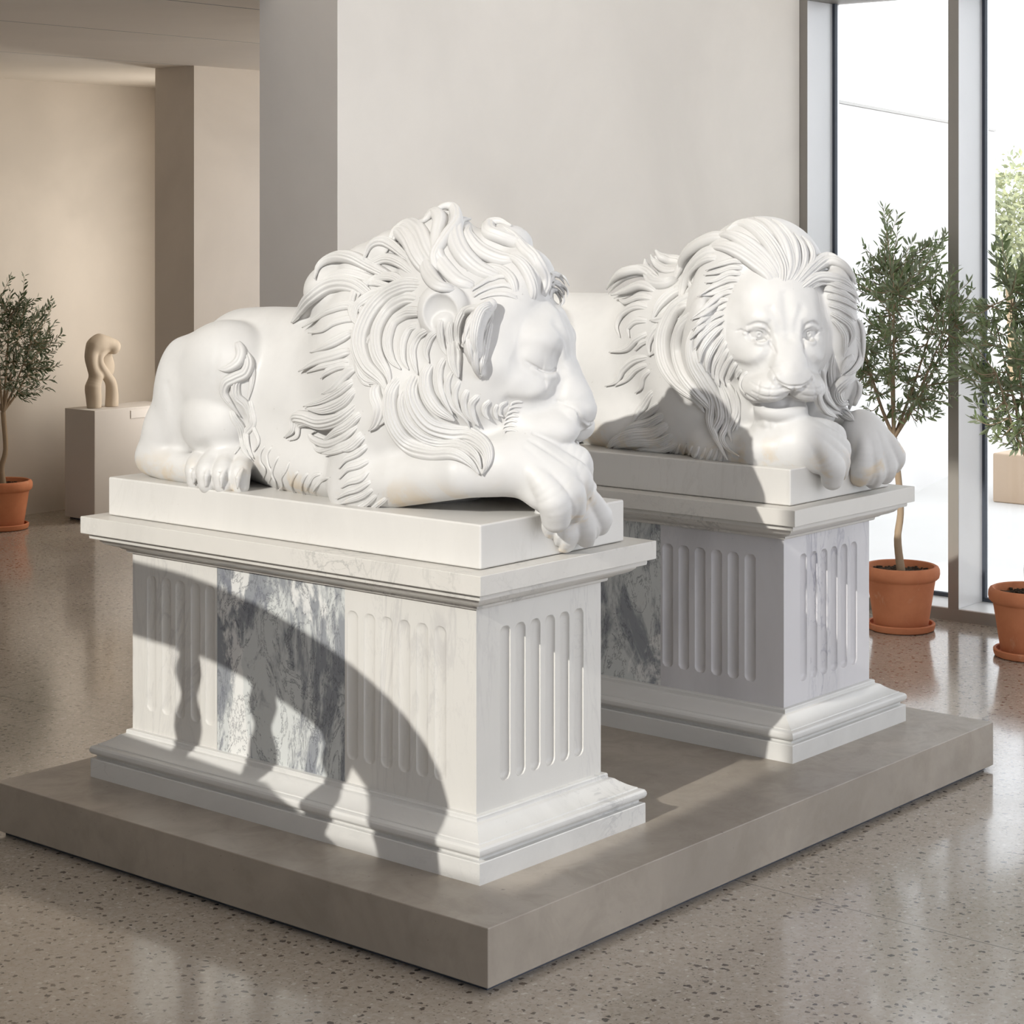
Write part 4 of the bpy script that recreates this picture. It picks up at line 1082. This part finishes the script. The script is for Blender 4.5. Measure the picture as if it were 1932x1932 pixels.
def soffit():
    b = MB(); ys = [2.18, 2.62, 3.66, 4.86, 6.5]
    for i in range(4):
        b.box(-4.3, 4.5, ys[i]+(.007 if i else 0), ys[i+1]-(.007 if i < 3 else 0), 2.34, 2.40)
    b.box(-4.3, 4.5, 2.18, 6.5, 2.372, 2.46)
    gr = MB()
    for y in ys[1:4]: gr.box(-4.3, 4.38, y-.0068, y+.0068, 2.3405, 2.372)  # dark strips fill the ceiling grooves in place of their shade
    structure(gr.build('trim_23', M_GASK))
    b.box(-4.3, 1.402, 2.16, 2.24, 2.34, 5.3)
    o = b.build('ceiling_soffit', M_CEIL); o.name = 'ceiling_low'
    return structure(o)
soffit()

# ------------------------------------------------------------------ window wall on the right: deep posts, panes set at their outer edge
WX = 4.13
posts = [1.804] + [1.106-.692*i for i in range(11)]
def window_wall():
    for i, y in enumerate(posts):
        w = MB()
        w.box(WX, WX+.255, y, y+.043, .050, 2.51)
        o = w.build('trim_%d' % (i+1), M_ALU, None, bevel=.002); structure(o)
        # inner face of the post is a thin strip of darker tone
        s = MB(); s.box(WX-.003, WX, y-.001, y+.044, .0, 2.51)
        q = s.build('face_strip', M_METAL); q.parent = o
        if i == len(posts)-1: break
        y1 = posts[i+1]+.043
        f = MB(); f.box(WX+.200, WX+.222, y-.012, y, .062, 2.51); f.box(WX+.200, WX+.222, y1, y1+.012, .062, 2.51)
        f.box(WX+.200, WX+.222, y1, y, .050, .066)
        fo = f.build('window_%d' % (i+1), M_GASK); structure(fo)
        g = MB(); g.box(WX+.208, WX+.214, y1+.010, y-.010, .060, 2.505)
        go = g.build('pane', M_GLASS); go.parent = fo
window_wall()
r = MB(); r.box(WX, WX+.26, -7., 1.85, 0, .050)
structure(r.build('trim_20', M_ALU, None, bevel=.003))
rf = MB(); rf.box(WX-.004, WX, -7., 1.84, 0, .046); structure(rf.build('trim_21', M_METAL))
r = MB(); r.box(WX-.002, WX+.26, -7., 1.85, 2.51, 2.585)
structure(r.build('trim_22', M_METAL))

# ------------------------------------------------------------------ outside
g = MB(); g.box(4.40, 40, -25, 30, -.10, -.02); structure(g.build('ground', M_PAVE))
ew = thing('white_courtyard_wall', 'long white rendered courtyard wall with a thin coping line, seen through the window', 'wall', (7.8,3.25,-.02))
b = MB(); dv = Vector((math.cos(math.radians(15)), math.sin(math.radians(15)), 0)); nv = Vector((-dv.y, dv.x, 0))
A = Vector((9.686,3.7506,0))-dv*6.6; B = Vector((9.686,3.7506,0))
def slab_between(mb, A, B, th, z0, z1):
    v = [A, B, B+nv*th, A+nv*th]
    mb.add([(p.x,p.y,z0) for p in v]+[(p.x,p.y,z1) for p in v], [(0,3,2,1),(4,5,6,7),(0,1,5,4),(1,2,6,5),(2,3,7,6),(3,0,4,7)])
slab_between(b, A, B, .25, -.02, 2.19); b.build('wall_body', M_EXT, ew)
b = MB(); slab_between(b, A-nv*.006, B-nv*.006, .27, 2.192, 2.208); b.build('coping', m_plain('coping_stone', (.50,.49,.47), .7), ew)
pl = MB(); pl.box(7.45, 10.5, -1.2, 2.64, -.02, .26); tag(pl.build('courtyard_planter', M_BEIGE, None, bevel=.01), 'low beige rendered planter block outside the right window', 'planter')

def garden_tree(loc, rad, seed, label):
    random.seed(seed)
    t = thing('garden_tree', label, 'tree', loc)
    L = Vector(loc)
    m = MB(); m.tube([L, L+Vector((.05,.03,.5)), L+Vector((-.02,.04,1.1))], [.055,.045,.03], 8); m.build('trunk', M_BARK, t)
    V = []; Fc = []
    for i in range(5200):
        while True:
            p = Vector((random.uniform(-1,1), random.uniform(-1,1), random.uniform(-1,1)))
            if .25 < p.length < 1: break
        lob = .75+.25*math.sin(p.x*5+seed)*math.cos(p.z*6)
        c = L+Vector((0,0,1.55))+Vector((p.x*rad*lob, p.y*rad*lob, p.z*rad*.85*lob))
        a = Vector((random.gauss(0,1), random.gauss(0,1), random.gauss(0,1))).normalized(); d = a.cross(Vector((random.gauss(0,1), random.gauss(0,1), random.gauss(0,1)))).normalized()
        s = random.uniform(.022,.048); k = len(V)
        V += [c-a*s, c+d*s*.45, c+a*s, c-d*s*.45]; Fc.append((k,k+1,k+2,k+3))
    o = link('foliage', mesh_from('foliage', V, Fc), m_leaf('hazed_garden_leaves', (.36,.39,.22), (.50,.50,.30))); keep_local(o, t)  # leaf colours paled to put distant haze into the foliage
garden_tree((14.4,5.95,-.02), .95, 3, 'green garden tree outside, leaves paled as if by haze, beyond the end of the white courtyard wall')

# ------------------------------------------------------------------ platform and pedestals
P = thing('concrete_platform', 'low polished concrete platform carrying both lion pedestals', 'platform', (0,0,0))
b = MB(); b.box(0, 2.2411, 0, 1.690, .013, .1376); b.build('slab', M_CONC, P, bevel=.0025)
b = MB(); b.box(.020, 2.221, .020, 1.670, 0, .013); b.build('recessed_foot', M_GASK, P)

HP = .1376
def fluted_block(mb, x0, x1, y0, y1, z0, z1, fx=None, fy=None, hw=.0185, zb=.318, zt=.670, dx_=.006, dy_=.0125):
    """a block whose -X and -Y faces may carry round-ended flutes"""
    def depth(u, z, cs, D):
        d = np.zeros_like(u+z)
        for c in cs:
            zz = np.clip(z, zb+hw, zt-hw); r = np.sqrt((u-c)**2+(z-zz)**2)/hw
            d = np.maximum(d, np.where(r < 1, np.sqrt(np.maximum(1-r*r, 0)), 0)*D)
        return d
    def axis(a, b, cs):
        s = {a, b}
        for c in cs or []:
            for t in np.linspace(-1, 1, 17): s.add(c+hw*math.sin(t*math.pi/2)*1.0)
        return np.array(sorted(s))
    zc = sorted({z0, z1} | {zb+hw*(1+math.sin(t*math.pi/2)) for t in np.linspace(-1,0,11)} | {zt-hw*(1-math.sin(t*math.pi/2)) for t in np.linspace(0,1,11)})
    zc = np.array(zc)
    def face(us, cs, fn, D_=.0125):
        U, Z = np.meshgrid(us, zc, indexing='ij'); Dp = depth(U, Z, cs or [], D_)
        n, m = U.shape; v = [fn(U[i,j], Z[i,j], Dp[i,j]) for i in range(n) for j in range(m)]
        f = [(i*m+j, (i+1)*m+j, (i+1)*m+j+1, i*m+j+1) for i in range(n-1) for j in range(m-1)]
        mb.add(v, f)
    face(axis(y0, y1, fx), fx, lambda u, z, d: (x0+d, u, z), dx_)
    face(axis(x0, x1, fy), fy, lambda u, z, d: (u, y0+d, z))
    mb.add([(x0,y0,z0),(x1,y0,z0),(x1,y1,z0),(x0,y1,z0),(x0,y0,z1),(x1,y0,z1),(x1,y1,z1),(x0,y1,z1)], [(0,3,2,1),(4,5,6,7),(1,2,6,5),(2,3,7,6)])

BASE_PROF = [(.077,0),(.077,.0465),(.0755,.0485),(.0695,.0492),(.0655,.0505),(.0655,.0570),(.0700,.0585),(.0755,.0605),(.0785,.0650),(.0795,.0700),(.0785,.0755),(.0755,.0800),(.0700,.0825),(.0640,.0835),(.0630,.0860),
             (.0560,.0885),(.0440,.0945),(.0320,.1020),(.0240,.1085),(.0180,.1110),(.0130,.1120),(.0120,.1150),(.0120,.1200),(.0100,.1225),(.0,.1242)]
CAP_PROF = [(.0,.5850),(.0100,.5855),(.0120,.5880),(.0125,.5930),(.0200,.5950),(.0260,.5990),(.0400,.6030),(.0520,.6080),(.0600,.6150),(.0625,.6210),(.0700,.6225),(.0790,.6235),(.0800,.6300),(.0790,.6350),(.0850,.6362),(.0945,.6372),(.0955,.6385),(.0955,.6800),(.0945,.6812),(.0,.6818)]

def pedestal(ox, oy, label, shaft_m, mid_m, flx, fly, dx_):
    T = thing('marble_pedestal', label, 'pedestal', (.495+ox, .863+oy, HP), 'marble lion pedestals')
    x0, x1, y0, y1 = .267+ox, .723+ox, .265+oy, 1.461+oy
    b = MB(); b.ring(x0, x1, y0, y1, [(o, HP+z) for o, z in BASE_PROF]); b.build('moulded_base', M_BASE, T, True, 22)
    b = MB(); b.ring(x0, x1, y0, y1, [(o, HP+z) for o, z in CAP_PROF]); b.build('cornice', M_CAP, T, True, 22)
    zs0, zs1 = HP+.124, HP+.586
    ya, yb = .680+oy, 1.131+oy
    b = MB(); fluted_block(b, x0, x1, y0, ya-.0006, zs0, zs1, [v+oy for v in flx if v < .68], [v+ox for v in fly], dx_=dx_); b.build('shaft_block', shaft_m, T, True, 30)
    b = MB(); fluted_block(b, x0+.0006, x1-.0006, ya, yb, zs0, zs1); b.build('grey_shaft_block', mid_m, T, True, 30)['label'] = 'blue-grey breccia marble block'
    b = MB(); fluted_block(b, x0, x1, yb+.0006, y1, zs0, zs1, [v+oy for v in flx if v > 1.13], dx_=dx_); b.build('shaft_block', shaft_m, T, True, 30)
    return T
FLX = [.374,.430,.486,.542,.598,.654]+[1.160+.0545*i for i in range(5)]+[1.432-.0] 
FLX = [.374,.430,.486,.542,.598,.654,1.158,1.213,1.272,1.326,1.385]
pedestal(0, 0, 'white fluted marble pedestal with blue-grey middle block under the sleeping lion', M_SHAFT, M_GREY, FLX, [.367,.421,.475,.529,.583,.637], .0042)
pedestal(1.2884, .0121, 'veined fluted marble pedestal under the watching lion, in shade', M_SHAFT2, m_greyblock('dark_breccia_marble', 9.2), FLX, [.367,.421,.475,.529,.583,.637], .0095)

# ------------------------------------------------------------------ the two lions
def statue(fn, locks, ox, oy, label, name='marble_lion_statue'):
    T = thing(name, label, 'statue', (.495+ox, .863+oy, HP+.6868), 'pair of marble lions')
    F = fn()
    PL = place_locks(F, locks, .495+ox)
    swell(F, PL)
    o = link('body', F.mesh('body'), M_STAT, None, True); keep_local(o, T)
    dress(PL, 'mane', M_STAT, T)
    b = MB(); x0, x1, y0, y1 = .229+ox, .757+ox, .220+oy, 1.514+oy
    b.box(x0, x1, y0, y1, HP+.6825, SLAB); b.build('base_slab', M_SLAB, T, bevel=.005)
    return T
statue(carve_lion1, LOCKS_SLEEPING, 0, 0, 'white marble lion asleep with eyes closed, head resting on its crossed paws')
statue(carve_lion2, LOCKS_WATCHING, 1.2884, .0121, 'white marble lion awake, open eyes facing the viewer, paws hanging over the slab')

# ------------------------------------------------------------------ potted olive trees
def olive(loc, label, seed, fork_h, crown_c, crown_r, leaf_m, nt=95, leaf=.046, dens=1., bend=(0,0), s=1., cut=None):
    rnd = random.Random(seed)
    T = thing('potted_olive_tree', label, 'potted plant', loc, 'potted olive trees')
    L = Vector(loc)
    b = MB(); b.lathe([(.001,0),(.116,0),(.126,.004),(.130,.014),(.131,.026),(.127,.030),(.120,.028),(.118,.012),(.001,.011)], L, 56, False); b.build('saucer', M_POT, T, True, 40)
    b = MB(); b.lathe([(.001,.012),(.100,.012),(.104,.018),(.112,.070),(.122,.135),(.131,.192),(.133,.196),(.139,.199),(.146,.206),(.149,.220),(.148,.236),(.143,.246),(.134,.250),(.127,.247),(.124,.236),(.122,.215),(.001,.213)], L, 64, False)
    b.build('pot', M_POT, T, True, 40)
    so = MB(); rings = []
    n = 40
    V = [(L.x, L.y, L.z+.226)]; Fc = []
    for j, rr in enumerate((.03,.06,.09,.124)):
        for i in range(n):
            a = 2*math.pi*i/n; V.append((L.x+rr*math.cos(a), L.y+rr*math.sin(a), L.z+.224+rnd.uniform(-.004,.005)-(j == 3)*.004))
    for i in range(n): Fc.append((0, 1+i, 1+(i+1) % n))
    for j in range(3):
        for i in range(n): Fc.append((1+j*n+i, 1+(j+1)*n+i, 1+(j+1)*n+(i+1) % n, 1+j*n+(i+1) % n))
    so.add(V, Fc)
    for i in range(150):
        a = rnd.uniform(0, 6.28); r_ = .118*math.sqrt(rnd.random()); c = (L.x+r_*math.cos(a), L.y+r_*math.sin(a), L.z+.226); q = rnd.uniform(.002,.005)
        so.box(c[0]-q, c[0]+q*rnd.uniform(.5,1), c[1]-q, c[1]+q, c[2]-q, c[2]+q)
    so.build('soil', M_SOIL, T)
    C = Vector(crown_c); Rr = Vector(crown_r)
    tr = MB(); base = L+Vector((0,0,.222)); fork = Vector((L.x+bend[0], L.y+bend[1], fork_h))
    mid = base.lerp(fork, .5)+Vector((.010,-.008,0))
    pts, rad = spline([base, base.lerp(fork,.25)+Vector((-.006,.004,0)), mid, fork], [.0175,.0145,.013,.013], 5)
    tr.tube(pts, rad, 10)
    mains = []
    for i in range(7):
        a = i/7*6.28+rnd.uniform(-.3,.3); el = rnd.uniform(-.1,.9)
        tip = C+Vector((Rr.x*math.cos(a)*.62*math.cos(el*.9), Rr.y*math.sin(a)*.62*math.cos(el*.9), Rr.z*(el*.75-.10)))
        m1 = fork.lerp(tip, .45)+Vector((0,0,-.03*(1-el)))
        pts, rad = spline([fork, m1, tip], [.0080,.0050,.0024], 7)
        tr.tube(pts, rad, 7); mains += [Vector(p) for p in pts[3:]]
    V = []; Fc = []
    for i in range(nt):
        while True:
            u = Vector((rnd.uniform(-1,1), rnd.uniform(-1,1), rnd.uniform(-1,1)))
            if .30 < u.length < 1: break
        u = u*(.62+.38*u.length)
        tip = C+Vector((u.x*Rr.x, u.y*Rr.y, u.z*Rr.z))
        if rnd.random() < .30: tip += Vector((u.x*.04, u.y*.04, max(0, u.z)*.13+.01))
        near = min(mains, key=lambda p: (p-tip).length+ .25*max(0, p.z-tip.z)+rnd.random()*.06)
        m1 = near.lerp(tip, .5)+Vector((rnd.uniform(-.02,.02), rnd.uniform(-.02,.02), rnd.uniform(-.03,.005)))
        pts, rad = spline([near, m1, tip], [.0028,.0017,.0008], 6)
        tr.tube(pts, rad, 5)
        pts = [Vector(p) for p in pts]; ln = (tip-near).length
        k = max(6, int(ln/.0115*dens))
        for j in range(k):
            t = .12+.88*j/(k-1); x = t*(len(pts)-1); i0 = min(int(x), len(pts)-2); p = pts[i0].lerp(pts[i0+1], x-i0)
            d = (pts[i0+1]-pts[i0]).normalized()
            for sd in (-1, 1):
                if rnd.random() < .10: continue
                az = Vector((rnd.gauss(0,1), rnd.gauss(0,1), rnd.gauss(0,.7))); side = d.cross(az)
                if side.length < .01: continue
                side = side.normalized()*sd
                a = (d*rnd.uniform(.45,1.1)+side*rnd.uniform(.5,1.0)+Vector((0,0,rnd.uniform(-.25,.35)))).normalized()
                lf = leaf*rnd.uniform(.62,1.15); w = lf*rnd.uniform(.10,.145)
                nrm = a.cross(side.cross(a)+Vector((rnd.gauss(0,.4),)*3)).normalized() if False else (side.cross(a)+Vector((rnd.gauss(0,.5), rnd.gauss(0,.5), rnd.gauss(0,.5)))).normalized()
                wd = a.cross(nrm).normalized(); up_ = wd.cross(a)
                q = len(V)
                b0 = p+a*.002
                V += [b0, b0+a*lf*.33+wd*w*.9+up_*w*.28, b0+a*lf*.36, b0+a*lf*.33-wd*w*.9+up_*w*.28,
                      b0+a*lf*.70+wd*w*.78+up_*w*.22-up_*lf*.02, b0+a*lf*.72-up_*lf*.02, b0+a*lf*.70-wd*w*.78+up_*w*.22-up_*lf*.02, b0+a*lf-up_*lf*.06]
                Fc += [(q,q+1,q+2),(q,q+2,q+3),(q+1,q+4,q+5,q+2),(q+2,q+5,q+6,q+3),(q+4,q+7,q+5),(q+5,q+7,q+6)]
    tr.build('trunk', M_BARK, T, True, 60)
    o = link('foliage', mesh_from('foliage', V, Fc), leaf_m); keep_local(o, T)
    return T
olive((3.852,1.206,0), 'olive tree in a terracotta pot behind the watching lion, in front of the first window', 11, .742, (3.858,1.198,1.165), (.315,.315,.400), M_LEAF, 290, leaf=.040, bend=(-.02,.02))
olive((3.720,0.603,0), 'olive tree in a terracotta pot at the right edge, nearest the camera of the three', 23, .70, (3.673,0.566,1.106), (.295,.295,.40), M_LEAF, 250, leaf=.046)
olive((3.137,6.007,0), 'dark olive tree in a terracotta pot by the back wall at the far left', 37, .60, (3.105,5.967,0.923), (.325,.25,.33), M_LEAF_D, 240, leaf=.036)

# ------------------------------------------------------------------ small abstract sculpture on its plinth, against the back wall
T = thing('display_plinth', 'pale painted box plinth against the back wall, carrying the small abstract sculpture', 'plinth', (3.83,5.95,0))
b = MB(); b.box(3.56, 4.10, 5.80, 6.05, .012, .588); b.build('plinth_box', M_PLINTH, T, bevel=.003)
b = MB(); b.box(3.58, 4.08, 5.82, 6.03, 0, .012); b.build('plinth_foot', M_GASK, T)
b = MB(); b.box(3.80, 3.93, 5.797, 5.80, .530, .572); b.build('label_plate', m_plain('plate', (.62,.58,.54), .5), T)
def abstract_figure():
    O = Vector((3.705,5.925,.588))
    F = Field(*axes([(-.13,.13,.003)], [(-.09,.09,.003)], [(-.01,.41,.003)]))
    F.frame()
    K = F.chain
    K([(-.048,0,.0),(-.052,0,.06),(-.056,0,.11),(-.036,0,.165)], [.038,.042,.043,.034], .015, n=4)
    K([(-.036,0,.165),(-.060,0,.22),(-.070,0,.275),(-.055,0,.33),(-.015,0,.355)], [.033,.030,.034,.036,.034], .015, n=4)
    K([(-.015,0,.355),(.030,-.01,.345),(.070,-.01,.325)], [.034,.034,.036], .02, n=3)
    F.ell((.076,-.008,.318), (.033,.036,.038), .012)
    F.ell((-.022,-.004,.335), (.066,.042,.046), .02)
    F.ell((.045,.028,.245), (.052,.018,.062), .02)
    K([(.025,0,.305),(-.018,-.01,.275),(-.022,-.012,.235),(.015,-.012,.180),(.055,-.008,.130),(.070,0,.07),(.068,0,.0)], [.022,.022,.024,.026,.030,.034,.036], .014, n=5)
    F.ell((.055,.025,.205), (.050,.022,.055), .02)
    F.ell((.010,-.055,.05), (.010,.06,.085), .012, op='-')
    F.f = np.maximum(F.f, -(F.ax[2][None,None,:]-.0))
    me = F.mesh('abstract_sculpture'); o = link('abstract_sculpture', me, M_STONE, None, True); o.location = O
    return tag(o, 'small smooth abstract torso sculpture in tan stone standing on the plinth', 'sculpture')
abstract_figure()

# ------------------------------------------------------------------ stair balustrade to the left of the view: the sun throws its shadow on the near pedestal
def balustrade():
    X = -1.2
    T = thing('stone_stair_balustrade', 'pale stone stair balustrade with curved handrail and turned balusters, left of the sleeping lion', 'balustrade', (X,1.0,0))
    b = MB()
    prof = [(2.6,.99),(1.5,.935),(1.0,.905),(.85,.895),(.70,.84),(.50,.76),(.32,.70),(.24,.70),(.24,0),(2.6,0)]
    n = len(prof); b.add([(X-.09,y,z) for y,z in prof]+[(X+.09,y,z) for y,z in prof], [tuple(range(n)), tuple(range(2*n-1,n-1,-1))]+[(i,i+n,(i+1)%n+n,(i+1)%n) for i in range(n)])
    b.build('stepped_parapet', M_BALU, T, bevel=.006)
    top = [(2.6,1.50),(1.9,1.45),(1.406,1.412),(1.209,1.400),(1.017,1.373),(.850,1.336),(.656,1.275),(.503,1.205),(.405,1.140),(.341,1.074),(.303,1.005),(.272,.90),(.255,.80),(.250,.70)]
    bot = [(2.6,1.35),(1.9,1.30),(1.406,1.262),(1.242,1.252),(1.128,1.242),(1.017,1.222),(.850,1.180),(.700,1.125),(.613,1.070),(.540,1.010),(.480,.940),(.440,.86),(.415,.78),(.400,.70)]
    def res(p):
        q, _ = spline([(a,b_,0) for a,b_ in p], None, 5); return [(v[0],v[1]) for v in q]
    tp, bt = res(top), res(bot); b = MB(); v = []; m = len(tp)
    sec = [(-.070,.12),(-.078,.5),(-.070,.88),(-.045,1.),(.045,1.),(.070,.88),(.078,.5),(.070,.12),(.045,0.),(-.045,0.)]; ns = len(sec)
    for i in range(m):
        for (dx, t) in sec:
            v.append((X+dx, bt[i][0]+(tp[i][0]-bt[i][0])*t, bt[i][1]+(tp[i][1]-bt[i][1])*t))
    f = [(i*ns+j, i*ns+(j+1)%ns, (i+1)*ns+(j+1)%ns, (i+1)*ns+j) for i in range(m-1) for j in range(ns)]+[tuple(range(ns))[::-1], tuple((m-1)*ns+j for j in range(ns))]
    b.add(v, f); b.build('curved_handrail', M_BALU, T, True, 50)
    for (y, z0, z1) in ((.648,.80,1.115),(.905,.89,1.215),(1.183,.91,1.262),(1.455,.925,1.285),(1.73,.94,1.305),(2.01,.955,1.325),(2.29,.97,1.345)):
        h = z1-z0; pr = [(.052,0),(.052,.07),(.034,.10),(.030,.16),(.044,.24),(.054,.34),(.050,.44),(.034,.54),(.030,.60),(.040,.66),(.052,.74),(.046,.82),(.034,.88),(.048,.92),(.050,1.)]
        b = MB(); b.lathe([(r_, t*h) for r_, t in pr], (X,y,z0), 28); b.build('baluster', M_BALU, T, True, 50)
balustrade()
for o_ in [q for q in bpy.data.objects if q.parent and q.parent.name == 'stone_stair_balustrade']:
    for v_ in o_.data.vertices: v_.co.y -= .073

# ------------------------------------------------------------------ daylight, and two added fill lights out of view
wl = bpy.data.lights.new('back_room_fill', 'AREA'); wl.shape = 'RECTANGLE'; wl.size = 1.0; wl.size_y = .25; wl.energy = 20; wl.color = (1.,.92,.82)  # added fill light, hidden behind the middle wall, brightens pier and back wall
wo = bpy.data.objects.new('back_room_fill', wl); COL.objects.link(wo); wo.location = (3.5,2.34,2.20)
wo.rotation_euler = Vector((-.10,1,-.30)).to_track_quat('-Z','Y').to_euler()
wb = bpy.data.lights.new('alcove_fill', 'AREA'); wb.shape = 'RECTANGLE'; wb.size = .25; wb.size_y = 1.6; wb.energy = 12; wb.color = (1.,.965,.91)  # second added fill, unseen behind the pier, lifts the alcove wall
wq = bpy.data.objects.new('alcove_fill', wb); COL.objects.link(wq); wq.location = (4.25,5.45,1.25)
wq.rotation_euler = Vector((-1,.32,-.05)).to_track_quat('-Z','Y').to_euler()
w = bpy.data.worlds.new('sky'); bpy.context.scene.world = w; w.use_nodes = True
bg = w.node_tree.nodes['Background']; bg.inputs[0].default_value = (.955,.98,1.045,1); bg.inputs[1].default_value = 2.3
sl = bpy.data.lights.new('sun', 'SUN'); sl.energy = 2.8; sl.angle = math.radians(.55); sl.color = (1.,.965,.895)
so_ = bpy.data.objects.new('sun', sl); COL.objects.link(so_); so_.location = (-6,.6,4)
so_.rotation_euler = Vector((1,.09,-.5)).to_track_quat('-Z','Y').to_euler()
vs = bpy.context.scene.view_settings
bpy.context.scene.display_settings.display_device = 'sRGB'
vs.view_transform = 'Standard'; vs.look = 'None'; vs.exposure = 0.18; vs.gamma = 1.0; vs.use_curve_mapping = False
bpy.context.scene.cycles.max_bounces = 10; bpy.context.scene.cycles.diffuse_bounces = 6; bpy.context.scene.cycles.transparent_max_bounces = 12
bpy.context.scene.cycles.sample_clamp_indirect = 8
bpy.context.scene.cycles.use_denoising = True
